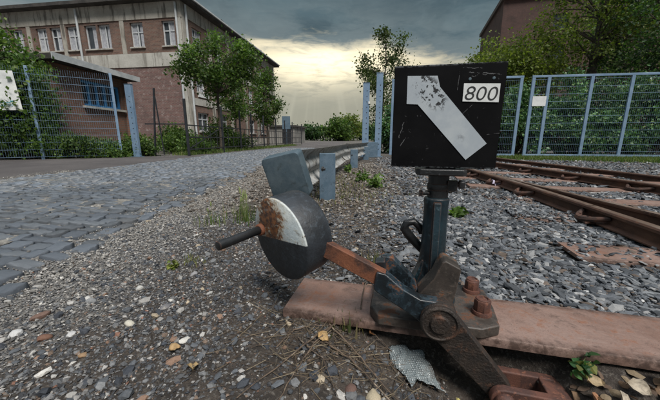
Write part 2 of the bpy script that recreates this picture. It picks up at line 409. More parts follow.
def build_ground():
    xs = axis_coords(-2.4, 2.4, .028, (-900, 900)); ys = axis_coords(.3, 3.6, .028, (-300, 1500))
    nx, ny = len(xs), len(ys)
    V = np.zeros((nx*ny, 3)); i = 0
    for y in ys:
        for x in xs:
            V[i] = (x, y, gz(x, y) if abs(x) < 12 and -3 < y < 25 else -.004); i += 1
    I = np.arange(nx*ny).reshape(ny, nx)
    F = np.stack([I[:-1, :-1], I[:-1, 1:], I[1:, 1:], I[1:, :-1]], -1).reshape(-1, 4)
    me = np_mesh('ground', V, F, smooth=True)
    m, t, b = new_mat('ground_dirt_and_grit')
    P = t.node('ShaderNodeNewGeometry').outputs['Position']; x, y, z = t.sep(P)
    n = t.noise(P, 1.6, 6, .6, .3); n2 = t.noise(P, 14, 6, .65); n3 = t.noise(P, 90, 5, .65); n4 = t.noise(P, 320, 3, .6)
    dirt = t.mix(t.smooth(n2, .35, .65), (.030, .024, .020), (.066, .052, .042))
    dirt = t.mix(t.smooth(n3, .5, .66), dirt, (.12, .105, .09))
    grit = t.mix(t.smooth(n3, .35, .62), (.10, .094, .087), (.25, .235, .215))
    wig = t.m('MULTIPLY', t.m('SUBTRACT', n, .5), .9)
    xx = t.m('ADD', x, t.m('ADD', wig, t.m('MULTIPLY', t.m('SUBTRACT', n2, .5), .35)))
    fl = t.smooth(xx, -.72, -1.08)
    c = t.mix(fl, dirt, grit)
    bal = t.mix(t.smooth(n2, .35, .65), (.034, .032, .031), (.070, .066, .062))
    rr = t.m('SUBTRACT', t.m('MULTIPLY', t.m('ADD', xx, -.34), .97), t.m('MULTIPLY', t.m('ADD', y, -.93), .16))
    c = t.mix(t.m('MULTIPLY', t.smooth(rr, -.02, .40), t.smooth(y, .95, 1.3)), c, bal)
    far = t.mix(t.smooth(n, .35, .65), (.085, .078, .070), (.13, .118, .105))
    c = t.mix(t.smooth(y, 7, 12), c, far)
    c = t.mix(1.0, c, t.mix(n4, (.6, .6, .6), (1.4, 1.4, 1.4)), 'MULTIPLY')
    t.put(b.inputs['Base Color'], c); b.inputs['Roughness'].default_value = .92
    hgt = t.m('ADD', t.m('MULTIPLY', n3, .7), t.m('ADD', t.m('MULTIPLY', n4, .35), n2))
    t.put(b.inputs['Normal'], t.bump(hgt, .8, .02))
    tag(link('ground', me, m), kind='structure')
build_ground()

# driveway sheet: brownish asphalt between cobbles and fence
def build_driveway():
    m, t, b = new_mat('worn_asphalt')
    P = t.node('ShaderNodeNewGeometry').outputs['Position']
    n = t.noise(P, .8, 6, .6); n2 = t.noise(P, 60, 5, .7); v = t.noise(P, 5, 6, .65)
    c = t.mix(t.smooth(n, .35, .65), (.078, .070, .070), (.118, .106, .104))
    c = t.mix(t.smooth(v, .55, .7, 0, .6), c, (.058, .054, .054))
    c = t.mix(1.0, c, t.mix(n2, (.45, .45, .45), (1.6, 1.6, 1.6)), 'MULTIPLY')
    t.put(b.inputs['Base Color'], c); b.inputs['Roughness'].default_value = .9
    t.put(b.inputs['Normal'], t.bump(t.m('ADD', n2, v), .9, .03))
    pts = []
    edge = [(-9.5, -1.0), (-6.7, 1.2), (-5.4, 2.7), (-4.75, 4.05), (-4.5, 5.8), (-4.35, 7.6), (-4.25, 9.2), (-4.1, 11.6), (-3.6, 14.5), (-2.9, 18.0), (-.6, 18.2), (1.0, 26), (2.6, 50)]
    outer = [(-1.9, 50), (-4.2, 30), (-5.4, 12.2), (-6.6, 10.1), (-8.7, 8.6), (-12, 6.8), (-16, 4.5), (-16, -1)]
    V = [(x, y, .006) for x, y in edge + outer]
    me = bpy.data.meshes.new('driveway'); bm = bmesh.new(); vs = [bm.verts.new(q) for q in V]; f = bm.faces.new(vs)
    bmesh.ops.triangulate(bm, faces=[f]); bmesh.ops.recalc_face_normals(bm, faces=bm.faces); bm.to_mesh(me); bm.free()
    tag(link('driveway', me, m), kind='structure')
build_driveway()

# ------------------------------------------------------------------ cobbled road
def cobble_variant(i, n=16):
    rnd = random.Random(100 + i); prof = []
    hx, hy = .5, .5; ex = 7.0 + rnd.random()*5
    ring = []
    for k in range(n):
        a = 2*math.pi*k/n; c, s = math.cos(a), math.sin(a)
        rr = (abs(c)**ex + abs(s)**ex)**(-1/ex)*(1 + rnd.uniform(-.05, .05))
        ring.append((c*rr*.5, s*rr*.5))
    vs = []; fs = []
    lv = [(1.0, -.09), (1.0, -.009), (.962, -.002), (.86, .0)]
    tl = (rnd.uniform(-.008, .008), rnd.uniform(-.008, .008))
    for sc, z in lv:
        for x, y in ring: vs.append((x*sc, y*sc, z + (rnd.uniform(-.003, .003) if z > -.01 else 0) + (x*tl[0] + y*tl[1])*2))
    vs.append((rnd.uniform(-.1, .1), rnd.uniform(-.1, .1), .001 + rnd.uniform(-.003, .004)))
    for l in range(len(lv)-1):
        for k in range(n):
            a, b = l*n+k, l*n+(k+1) % n
            fs += [(a, b, b+n), (a, b+n, a+n)]
    top = (len(lv)-1)*n
    for k in range(n): fs.append((top+k, top+(k+1) % n, len(vs)-1))
    g = rnd.uniform(.11, .205); tint = rnd.choice([(.89, 1.0, 1.15), (.91, 1.0, 1.12), (.87, .99, 1.17), (.95, 1.0, 1.07)])
    col = np.tile(np.array([g*q for q in tint]), (len(vs), 1))
    return np.array(vs), np.array(fs), col
def build_road():
    xs = np.array([(-5.6, 0), (-1.4, 0)])
    base = MB()
    # bed of grit just above the ground sheet under the cobbles
    bed = [(-9.5, -1.0), (-6.6, 1.2), (-5.3, 2.7), (-4.75, 4.05), (-4.5, 5.8), (-4.35, 7.6), (-4.25, 9.2), (-4.1, 11.6), (-3.6, 14.5), (-2.9, 18.0), (-1.0, 18.2), (-1.6, 14.7), (-2.05, 8), (-1.95, 5.5), (-1.85, 3.5), (-1.85, 1.8), (-1.8, 1.0), (-1.75, -1)]
    me = bpy.data.meshes.new('road'); bm = bmesh.new(); f = bm.faces.new([bm.verts.new((x, y, .013)) for x, y in bed]); bmesh.ops.triangulate(bm, faces=[f]); bmesh.ops.recalc_face_normals(bm, faces=bm.faces); bm.to_mesh(me); bm.free()
    m = pm('joint_grit', (.15, .142, .128), (.25, .235, .21), 6, .92, 0, .35, .65, (.085, .078, .07), 30, .5, .65, .6, 120, .008, gen=True)
    road = tag(link('cobbled_road', me, m), kind='structure')
    var = [cobble_variant(i) for i in range(14)]; low = [cobble_variant(i, 8) for i in range(14)]
    meshes = []
    for v, f, c in var:
        q = np_mesh('cobblestone', v*np.array([1, 1, 1.0]), f, c, smooth=True); q.materials.append(MT['cobble']); meshes.append(q)
    stones = []
    rot = R(3.0)
    rowd = .106; y = -1.6; row = 0
    while y < 18.0:
        x = -8.5 + random.uniform(0, .2)
        while x < -1.0:
            wd = random.uniform(.092, .135)
            cx, cy = x + wd/2, y + (x + 3)*-.12
            x += wd + .014
            # left limit: driveway edge; right limit: ragged verge
            lx = np.interp(cy, [-1, 1.2, 2.7, 4.05, 5.8, 7.6, 9.2, 11.6, 14.5, 18], [-9.5, -6.7, -5.4, -4.75, -4.5, -4.35, -4.25, -4.1, -3.6, -2.9])
            rx = np.interp(cy, [0, 1.1, 1.85, 3.5, 6.7, 14.6, 18], [-1.16, -1.24, -1.30, -1.30, -1.40, -1.05, -.7]) + .10*nz(cx*0, cy, 2.3)
            if cx - wd*.4 < lx or cx + wd*.5 > rx or cy < -.9 or cy > 17.8: continue
            if cx + wd*.5 > rx - .22 and random.random() < .22: continue
            if random.random() < .012: continue
            stones.append((cx + random.uniform(-.006, .006), cy + random.uniform(-.008, .008), wd, rowd - random.uniform(.014, .022), random.uniform(-.05, .05) - .12, random.randrange(14), random.uniform(.016, .026) + .010*nz(cx, cy, 1.4) - .016*max(0, 1 - (rx - cx - wd*.5)/.35)*random.random(), random.uniform(-.035, .035), random.uniform(-.035, .035)))
        y += rowd; row += 1
    def inview(s):
        return s[0]/max(s[1], .1) > -1.25
    order = sorted([s for s in stones if inview(s) and s[1] > .8], key=lambda s: s[0]**2 + s[1]**2)
    near = order[:300]; taken = set(id(q) for q in near); rest = [q for q in stones if id(q) not in taken and q[0]/max(q[1] + 1.0, .1) > -1.9]
    for s in near:
        o = bpy.data.objects.new('cobblestone', meshes[s[5]]); COL.objects.link(o); o.parent = road
        o.location = (s[0], s[1], s[6]); o.scale = (s[2], s[3], 1); o.rotation_euler = (s[7], s[8], s[4])
    VV = []; FF = []; CC = []; off = 0
    for s in rest:
        v, f, c = (var if math.hypot(s[0], s[1]) < 2.6 else low)[s[5]]; v = v*np.array([s[2], s[3], 1]); M = np.array(Euler((s[7], s[8], s[4])).to_matrix())
        v = v @ M.T + np.array([s[0], s[1], s[6]]); VV.append(v); FF.append(f + off); CC.append(c*random.uniform(.8, 1.2)); off += len(v)
    me = np_mesh('cobblestones', np.concatenate(VV), np.concatenate(FF), np.concatenate(CC), smooth=True)
    o = link('cobblestones', me, 'cobble', road); o['kind'] = 'stuff'
build_road()

# ------------------------------------------------------------------ scattered stones (uncountable)
ICO_V = None
def ico():
    bm = bmesh.new(); bmesh.ops.create_icosphere(bm, subdivisions=1, radius=1); v = np.array([q.co[:] for q in bm.verts]); f = np.array([[q.index for q in p.verts] for p in bm.faces]); bm.free(); return v, f
def octa():
    v = np.array([(1,0,0),(-1,0,0),(0,1,0),(0,-1,0),(0,0,1),(0,0,-1)], float)
    f = np.array([(0,2,4),(2,1,4),(1,3,4),(3,0,4),(2,0,5),(1,2,5),(3,1,5),(0,3,5)]); return v, f
def cube8():
    v = np.array([(x, y, z) for x in (-.7, .7) for y in (-.7, .7) for z in (-.7, .7)], float)
    q = [(0,1,3,2),(4,6,7,5),(0,4,5,1),(2,3,7,6),(0,2,6,4),(1,5,7,3)]
    f = np.array([t for a, b, c, d in q for t in ((a, b, c), (a, c, d))]); return v, f
def scatter(name, pos, size, palette, weights, shape='ico', flat=(.35, .7), elong=(1.0, 1.6), jit=.28, sink=.25, tilt=.35, parent=None):
    bv, bf = {'ico': ico, 'octa': octa, 'cube': cube8}[shape]()
    N = len(pos); k = len(bv)
    V = np.tile(bv, (N, 1, 1)) * (1 + RG.uniform(-jit, jit, (N, k, 1))) + RG.uniform(-jit*.35, jit*.35, (N, k, 3))
    sc = np.stack([size*RG.uniform(*elong, N), size, size*RG.uniform(*flat, N)], 1)
    V *= sc[:, None, :]
    a = RG.uniform(0, 2*np.pi, N); tx = RG.normal(0, tilt, N); ty = RG.normal(0, tilt, N)
    def rotm(ax, t):
        c, s = np.cos(t), np.sin(t); o, z = np.ones(N), np.zeros(N)
        return np.array([[c, -s, z], [s, c, z], [z, z, o]] if ax == 'z' else ([[o, z, z], [z, c, -s], [z, s, c]] if ax == 'x' else [[c, z, s], [z, o, z], [-s, z, c]])).transpose(2, 0, 1)
    M = rotm('z', a) @ rotm('x', tx) @ rotm('y', ty)
    V = np.einsum('nij,nkj->nki', M, V) + pos[:, None, :]
    V[:, :, 2] += (sc[:, 2]*(1 - 2*sink))[:, None]
    pal = np.array(palette); ci = RG.choice(len(pal), N, p=np.array(weights)/sum(weights))
    C = np.repeat((pal[ci]*RG.uniform(.75, 1.28, (N, 1)))[:, None, :], k, 1)
    F = (bf[None] + (np.arange(N)*k)[:, None, None]).reshape(-1, 3)
    me = np_mesh(name, V.reshape(-1, 3), F, C.reshape(-1, 3))
    o = link(name, me, 'stone', parent); return o
def gzv(P): return np.array([gz(x, y) for x, y in P])
SLP_U = [0.0, .75, 1.5, 2.25, 3.0, 3.75, 4.6, 5.5, 6.4]     # sleepers, along the track from the stand
def on_sleeper(P, pad=.0):
    r = (P[:, 0]-OX[0])*RX[0] + (P[:, 1]-OX[1])*RX[1]; u = (P[:, 0]-OX[0])*UX[0] + (P[:, 1]-OX[1])*UX[1]
    h = np.zeros(len(P), bool)
    for i, s in enumerate(SLP_U):
        x0 = -.49 if i == 0 else .74
        h |= (abs(u - s + .012) < .122 + pad) & (r > x0 - pad) & (r < 3.6)
    return h
GREY = [(.094, .102, .114), (.150, .158, .168), (.050, .055, .062), (.25, .25, .25), (.115, .090, .074), (.38, .375, .37)]
def build_stones():
    # ballast of slate chips, right of the stand
    def ball(n, x0, x1, y0, y1, keep):
        P = np.stack([RG.uniform(x0, x1, n), RG.uniform(y0, y1, n)], 1); return P[keep(P)]
    def bl_line(P):   # left limit of the ballast, ragged
        xl = .26 + .15*(P[:, 1] - 1.0) + .10*np.array([nz(0, y, 1.7) for y in P[:, 1]])
        return P[:, 0] - xl
    inv = lambda P: (np.abs(P[:, 0])/np.maximum(P[:, 1] + .25, .05) < 1.55)
    k1 = lambda P: inv(P) & (RG.uniform(0, 1, len(P)) < np.clip(bl_line(P)/.5 + .3, 0.02, 1)) & (P[:, 1] > 1.02 - .2284*(P[:, 0]-.34)) & (~on_sleeper(P, .004) | ((RG.uniform(0, 1, len(P)) < np.where((P - OX) @ UX < 1.2, .10, .38)) & (((P - OX) @ UX) > .3)))
    P = ball(66000, -.1, 2.5, .55, 3.0, k1); 
    s = np.clip(RG.lognormal(math.log(.0078), .46, len(P)), .004, .021)
    tag(scatter('ballast', np.c_[P, gzv(P) + RG.uniform(0, .012, len(P)) + .022*on_sleeper(P)], s, GREY, [30, 24, 26, 10, 8, 2.0], 'ico', (.30, .60), (1.15, 2.2), .20, tilt=.30), 'grey slate ballast chips lying right of the switch stand', 'ballast', kind='stuff')
    P = ball(38000, -.1, 8.0, 3.0, 9.4, k1)
    s = np.clip(RG.lognormal(math.log(.015), .38, len(P)), .008, .04)
    tag(scatter('ballast', np.c_[P, gzv(P)], s, GREY, [28, 24, 20, 12, 14, 2], 'octa', (.4, .75), (1, 1.7), .25), 'distant grey ballast along and between the rails', 'ballast', kind='stuff')
    P = ball(9000, 2.4, 4.2, 1.9, 3.2, k1); s = np.clip(RG.lognormal(math.log(.016), .4, len(P)), .006, .036)
    tag(scatter('ballast', np.c_[P, gzv(P)], s, GREY, [30, 26, 20, 14, 7, 3], 'octa', (.3, .6), (1, 1.8), .3), 'grey ballast chips between the near rail and second rail', 'ballast', kind='stuff')
    # verge grit, left: fine stuff
    VP = [(.080, .082, .086), (.145, .143, .142), (.045, .046, .050), (.26, .25, .24), (.15, .11, .085), (.46, .44, .41), (.20, .105, .075)]
    k2 = lambda P: inv(P) & ~on_sleeper(P, .0) & (bl_line(P) < .15)
    P = ball(76000, -1.5, .55, .28, 2.3, k2); rr_, uu_ = loc2(P[:, 0], P[:, 1]); P = P[RG.uniform(0, 1, len(P)) < np.clip(1.25 - P[:, 1]*.33, .3, 1)*(1 - .72*sst(rr_, -.75, -.45)*(1 - sst(uu_, -.05, .3)))]
    s = np.clip(RG.lognormal(math.log(.0032), .40, len(P)), .0016, .010)
    tag(scatter('grit', np.c_[P, gzv(P)], s, VP, [28, 24, 28, 10, 6, 1.2, 1], 'octa', (.5, .9), (1, 1.5), .3), 'fine dark grit between cobbles and the switch stand', 'grit', kind='stuff')
    P = ball(26000, -1.8, 1.2, 2.2, 7.5, lambda P: inv(P) & (bl_line(P) < .2) & (P[:, 0] > -1.75))
    s = np.clip(RG.lognormal(math.log(.0085), .45, len(P)), .004, .026)
    VB = [(.115, .100, .086), (.17, .152, .132), (.066, .057, .049), (.28, .258, .23), (.14, .10, .075)]
    tag(scatter('grit', np.c_[P, gzv(P)], s, VB, [26, 26, 20, 18, 10], 'octa', (.4, .8), (1, 1.6), .3), 'brownish gravel around the guardrail posts', 'grit', kind='stuff')
    # pebbles
    P = ball(3300, -1.5, .35, .28, 2.4, k2)
    s = np.clip(RG.lognormal(math.log(.0066), .40, len(P)), .0035, .0155)
    VQ = [(.085, .092, .102), (.155, .158, .162), (.045, .05, .06), (.30, .29, .275), (.50, .48, .45), (.22, .14, .10), (.36, .30, .22)]
    tag(scatter('pebbles', np.c_[P, gzv(P)], s, VQ, [30, 22, 30, 8, 1.5, 3, 1.5], 'ico', (.4, .75), (1, 1.6), .2), 'mixed dark and pale pebbles strewn over the verge', 'pebbles', kind='stuff')
    P = ball(42000, -1.5, -.55, .5, 4.2, lambda P: inv(P) & (RG.uniform(0, 1, len(P)) < np.clip(1 - (P[:, 0] + 1.15 + .25*np.array([nz(x, y, 1.3) for x, y in P]))*2.2, 0, 1)*np.clip(P[:, 1]*.6, .2, 1)))
    s = np.clip(RG.lognormal(math.log(.0036), .38, len(P)), .002, .009)
    tag(scatter('grit', np.c_[P, gzv(P) + .003], s, [(.19, .18, .168), (.27, .257, .24), (.12, .116, .112), (.37, .355, .335)], [30, 28, 28, 10], 'octa', (.5, .8), (1, 1.5), .3), 'pale grey grit strip between the cobbles and dark dirt', 'grit', kind='stuff')
    P = ball(26000, -5.0, -1.5, 1.2, 5.5, lambda P: inv(P) & (RG.uniform(0, 1, len(P)) < .75))
    s = np.clip(RG.lognormal(math.log(.005), .4, len(P)), .002, .012)
    tag(scatter('grit', np.c_[P, np.full(len(P), .007)], s, [(.22, .21, .19), (.30, .285, .26), (.15, .145, .135), (.38, .365, .34)], [30, 30, 25, 10], 'octa', (.5, .9), (1, 1.4), .3), 'pale grit filling the joints between cobbles', 'grit', kind='stuff')
    # joint grit washed over the cobble edge
    P = ball(9000, -2.1, -1.15, .7, 4.5, lambda P: inv(P) & (RG.uniform(0, 1, len(P)) < np.clip(1 - (-P[:, 0] - 1.38)*2.6, .0, 1)))
    s = np.clip(RG.lognormal(math.log(.0045), .4, len(P)), .002, .012)
    tag(scatter('grit', np.c_[P, gzv(P)*.3 + .010 - .006*(P[:, 0] > -1.45)], s, [(.20, .19, .175), (.28, .265, .245), (.14, .133, .125), (.38, .365, .34)], [30, 30, 25, 12], 'octa', (.5, .8), (1, 1.4), .3), 'pale grit washed along the ragged edge of the cobbles', 'grit', kind='stuff')
build_stones()

# ------------------------------------------------------------------ countable bigger stones
def stone_thing(x, y, s, col, label, flat=.55, el=1.3, seed=0, rz=0, name='stone', group=None):
    rnd = np.random.default_rng(seed + 50); bm = bmesh.new(); bmesh.ops.create_icosphere(bm, subdivisions=2, radius=1)
    off = Vector(rnd.uniform(0, 50, 3))
    for v in bm.verts: v.co *= 1 + .30*noise.noise(v.co*1.3 + off) + .07*noise.noise(v.co*4 + off)
    for v in bm.verts: v.co = Vector((v.co.x*s*el, v.co.y*s, v.co.z*s*flat))
    me = bpy.data.meshes.new(name); bm.to_mesh(me); bm.free()
    a = me.attributes.new('col', 'FLOAT_COLOR', 'POINT'); a.data.foreach_set('color', list(col + (1,))*len(me.vertices))
    o = link(name, me, 'stone', smooth=True); o.location = (x, y, gz(x, y) + s*flat*.45); o.rotation_euler = (rnd.uniform(-.2, .2), rnd.uniform(-.2, .2), rz)
    tag(o, label, 'stone', group); return o
ST = [(-.595, .953, .021, (.16, .155, .16), 'bluish grey angular stone on open verge before the counterweight'),
      (-.78, 1.10, .020, (.42, .41, .385), 'pale flat pebble on the verge below the cobbles'),
      (-.93, 1.02, .018, (.44, .43, .41), 'long whitish pebble lying nearest the corner of the cobbles'),
      (-.66, .86, .019, (.48, .45, .38), 'round cream pebble in the open verge'),
      (-.97, .80, .024, (.47, .465, .46), 'large white stone half sunk in the dark grit'),
      (-.99, .90, .028, (.15, .095, .075), 'reddish brown brick fragment on the verge'),
      (-.80, .80, .017, (.44, .435, .43), 'small white chalky pebble beside the brown fragments'),
      (-.70, .72, .014, (.26, .17, .10), 'small tan pebble on dark grit'),
      (-.86, .78, .019, (.15, .08, .055), 'dark brown flat fragment on the dark grit'),
      (-.62, 1.24, .020, (.24, .235, .24), 'grey wedge shaped stone on upper verge'),
      (-.44, .78, .016, (.52, .5, .46), 'white rounded pebble in the bare dirt before the sleeper'),
      (.115, .645, .028, (.40, .34, .24), 'tan rounded stone beside the dry twigs'),
      (.055, .655, .022, (.13, .08, .066), 'reddish stone among the dry twigs'),
      (.46, 1.19, .024, (.30, .30, .305), 'pale grey rounded stone just behind the base of the stand'),
      (1.02, 1.06, .022, (.62, .62, .61), 'bright white flat chip on the ballast beyond the first sleeper'),
      (.13, 1.50, .024, (.32, .32, .325), 'grey rounded stone beyond the lever bar')]
for i, (x, y, s, c, l) in enumerate(ST): stone_thing(x, y, s*.72, c, l, .5 + .25*random.random(), random.uniform(1.1, 1.6), i, random.uniform(0, 3))

# ------------------------------------------------------------------ sleepers
def sleeper(i, r0, r1, u0):
    root = empty('steel_sleeper', wor(r0, u0 - .012, 0), -AN); L = r1 - r0
    mb = MB(); n = 24 if i == 0 else 2
    # inverted trough, lips bent down
    prof = [(-.120, -.007), (-.121, .0165), (-.1175, .0212), (-.06, .022), (.06, .022), (.1175, .0212), (.121, .0165), (.120, -.007), (.110, -.007), (.108, .004), (-.108, .004), (-.110, -.007)]
    vs = []; fs = []; m = len(prof)
    for k in range(n + 1):
        x = L*k/n
        for q, (y, z) in enumerate(prof):
            wv = .0025*noise.noise(Vector((x*4, y*9, i))) if i == 0 else 0
            vs.append((x + (.006*noise.noise(Vector((q, 3, i))) if k == 0 else 0), y + wv, z + wv*.6))
    for k in range(n):
        for q in range(m): fs.append((k*m + q, (k+1)*m + q, (k+1)*m + (q+1) % m, k*m + (q+1) % m))
    fs.append(tuple(range(m))); fs.append(tuple(range(n*m, (n+1)*m))[::-1])
    mb.add(vs, fs); mb.build('trough', 'sleeper', root, smooth=True)
    return root
tag(sleeper(0, -.485, 3.4, 0.0), 'long rusty steel sleeper carrying the switch stand', 'sleeper')
for i, u in enumerate(SLP_U[1:]):
    tag(sleeper(i + 1, .75 + random.uniform(-.03, .03), 3.4, u), ['first', 'second', 'third', 'fourth', 'fifth', 'sixth', 'seventh', 'eighth'][i] + ' sunken steel sleeper beyond the one carrying the switch stand', 'sleeper', 'steel sleepers sunk in the ballast')

# ------------------------------------------------------------------ rails
def smooth_path(pts, n=40):
    ys = np.linspace(pts[0][1], pts[-1][1], n); P = np.array(pts)
    c = np.polyfit(P[:, 1], P[:, 0], min(3, len(P)-1)); return [(float(np.polyval(c, y)), float(y), 0.0) for y in ys]
RAILP = [(-.058, .022), (-.058, .030), (-.012, .042), (-.009, .088), (-.033, .096), (-.034, .112), (-.027, .1205), (.027, .1205), (.034, .112), (.033, .096), (.009, .088), (.012, .042), (.058, .030), (.058, .022)]
def rail(path, label, dz=0, prof=RAILP):
    P = [(x, y, dz) for x, y, _ in path]; root = empty('rail', P[0])
    for bodyname, mat, pr in (('rail_section', 'rail', prof),):
        mb = MB(); mb.sweep(pr, [(p[0]-P[0][0], p[1]-P[0][1], 0) for p in P]); o = mb.build(bodyname, mat, root, smooth=True)
    hd = max(z for _, z in prof)
    mb = MB(); mb.sweep([(-.024, hd + .0005), (-.022, hd + .0022), (.022, hd + .0022), (.024, hd + .0005)], [(p[0]-P[0][0], p[1]-P[0][1], 0) for p in P]); mb.build('running_face', 'rail_top', root, smooth=True)
    tag(root, label, 'rail'); return root, P
pA = smooth_path([(1.385+.0, -.2), (1.775, 1.478), (1.963, 2.41), (2.235, 4.67), (2.36, 7.0), (2.42, 9.3)])
pB = smooth_path([(3.55, 0.5), (3.49, 3.06), (3.36, 4.3), (3.36, 6.1), (3.36, 9.3)])
pC = smooth_path([(4.56, 1.0), (4.5, 3.98), (4.45, 5.66), (4.42, 9.3)])
pA2 = smooth_path([(2.20, .6), (2.17, 1.9), (2.17, 2.8), (2.305, 4.9), (2.36, 5.6)])
rA, PA = rail(pA, 'nearest rusty brown rail with hooked fastenings')
BLADE = [(-.035, .026), (-.035, .034), (-.010, .044), (-.008, .082), (-.025, .092), (-.026, .106), (-.02, .112), (.02, .112), (.026, .106), (.025, .092), (.008, .082), (.010, .044), (.035, .034), (.035, .026)]
rA2, PA2 = rail(pA2, 'narrow switch blade rail lying against the nearest rail', 0, BLADE)
rB, PB = rail(pB, 'second rusty rail across the track')
rC, PC = rail(pC, 'far low rail beside the grass strip', -.03)
# fastenings: a plate, two bolts and a bowed rail clip at each sleeper
def interp_at(P, u):
    best = min(P, key=lambda p: abs(loc2(p[0], p[1])[1] - u)); return best
def fastening(root, P, u, side=-1, big=True):
    p = interp_at(P, u); o = Vector(P[0])
    i = P.index(p); q = P[min(i+1, len(P)-1)]; q0 = P[max(i-1, 0)]; d = Vector((q[0]-q0[0], q[1]-q0[1], 0)).normalized(); rt = Vector((d.y, -d.x, 0)); c = Vector((p[0], p[1], 0)) - o; c.z = 0
    mb = MB(); M = Matrix((rt, d, Vector((0, 0, 1)))).transposed()
    mb.box(c + Vector((0, 0, .027)), (.24, .15, .012), M); pl = mb.build('tie_plate', 'rust_dark', root, bevel=.003)
    mb = MB(); pts = []
    for k in range(11):
        t = -1 + 2*k/10; pts.append(c + rt*side*(.012 + .098*(1 - t*t)) + d*(t*.135) + Vector((0, 0, .078 - .036*(1 - t*t))))
    mb.tube(pts, [.015 + .011*(1 - abs(-1 + 2*k/10)) for k in range(11)], 8)
    mb.tube([c + rt*side*.05 + d*-.03 + Vector((0, 0, .04)), c + rt*side*.11 + d*.0 + Vector((0, 0, .05)), c + rt*side*.05 + d*.03 + Vector((0, 0, .045))], [.013, .016, .013], 8)
    mb.build('rail_clip', 'rust_dark', root, smooth=True)
    for s in (-.055, .045):
        mb = MB(); b = c + rt*side*.09 + d*s + Vector((0, 0, .03)); mb.lathe([(.024, 0), (.024, .008), (.016, .009), (.016, .03), (.008, .031), (.008, .042)], b, 6); mb.build('bolt', 'rust_bar', root)
for u in SLP_U[1:6]: fastening(rA, PA, u)
for u in (2.25, 3.0, 3.75, 4.6): fastening(rB, PB, u)

# ------------------------------------------------------------------ switch stand
S = empty('switch_stand', (OX[0], OX[1], 0), -AN)
tag(S, 'rusty point lever stand with black arrow board numbered 800 and round counterweight', 'switch stand')
mb = MB(); mb.prism([(-.19, -.10), (-.16, -.148), (.14, -.148), (.195, -.118), (.205, -.02), (.205, .10), (.17, .125), (-.15, .125), (-.19, .09)], .0225, .058, 'z'); mb.build('base_plate', 'rust_base', S, bevel=.006)
def nut(x, y, z, h=.042, r=.0235, name='bolt'):
    mb = MB(); mb.lathe([(.030, 0), (.030, .006), (.0285, .012), (.0, .0121)][:3], (x, y, z), 28)
    mb.lathe([(r*.97, .012), (r, .016), (r, .012 + h - .006), (r*.93, .012 + h - .001), (r*.86, .012 + h)], (x, y, z), 8)
    mb.lathe([(r*.80, .012 + h - .002), (r*.80, .014 + h), (r*.74, .0155 + h), (r*.60, .0155 + h), (r*.55, .013 + h), (r*.54, .004 + h), (r*.1, .003 + h)], (x, y, z), 22)
    mb.build(name, 'rust_nut', S, smooth=True)
nut(.157, .078, .058, .034); nut(.157, -.062, .058, .036, .025); nut(-.13, .085, .058, .036)
# cast column with front rib
mb = MB()
mb.lathe([(.085, .058), (.080, .072), (.060, .10), (.047, .15), (.041, .22), (.0385, .30), (.038, .385), (.0395, .395), (.0395, .408), (.036, .412), (.01, .413)], (.006, .01, 0), 40)
mb.prism([(-.105, .058), (-.098, .085), (-.070, .14), (-.052, .23), (-.044, .36), (-.040, .40), (0, .40), (0, .058)], -.006, .016, 'x')
mb.prism([(-.10, .058), (-.085, .082), (-.052, .14), (-.03, .2), (0, .2), (.0, .058)], -.02, .03, 'y')
mb.build('column', 'paint_col', S, bevel=.003)
mb = MB(); mb.lathe([(.032, .40), (.032, .486), (.030, .488)], (.008, .01, 0), 36); mb.lathe([(.034, .438), (.035, .442), (.035, .452), (.034, .456)], (.008, .01, 0), 36)
sl = mb.build('spindle_sleeve', 'paint_blk', S, smooth=True)
mb = MB(); mb.box((.047, -.0, .452), (.03, .03, .034)); mb.tube([(.03, -.005, .455), (.068, -.005, .457)], .008, 10); mb.lathe([(.0135, 0), (.0145, .004), (.0145, .014), (.012, .018)], (.066, -.005, .457), 6, (1, 0, .05)); mb.build('clamp_bolt', 'paint_blk', S, bevel=.0015)
mb = MB(); mb.tube([(-.02, -.005, .425), (-.042, -.008, .425)], .006, 10); mb.lathe([(.010, 0), (.010, .01)], (-.041, -.008, .425), 6, (-1, -.1, 0)); mb.build('set_screw', 'paint_blk', S, smooth=True)
mb = MB(); mb.prism([(-.066, -.035), (-.055, -.052), (.070, -.052), (.082, -.035), (.082, .05), (.07, .062), (-.055, .062), (-.066, .05)], .4875, .5075, 'z'); mb.build('cap_plate', 'paint_blk', S, bevel=.004)
# locking hook behind the column
mb = MB(); mb.tube([(-.022, .035, .215), (-.048, .034, .240), (-.075, .03, .270), (-.090, .028, .292), (-.084, .028, .312), (-.060, .03, .318), (-.040, .032, .300), (-.030, .034, .28)], [.015, .015, .016, .016, .014, .012, .012, .012], 12); mb.build('locking_hook', 'paint_blk', S, smooth=True)

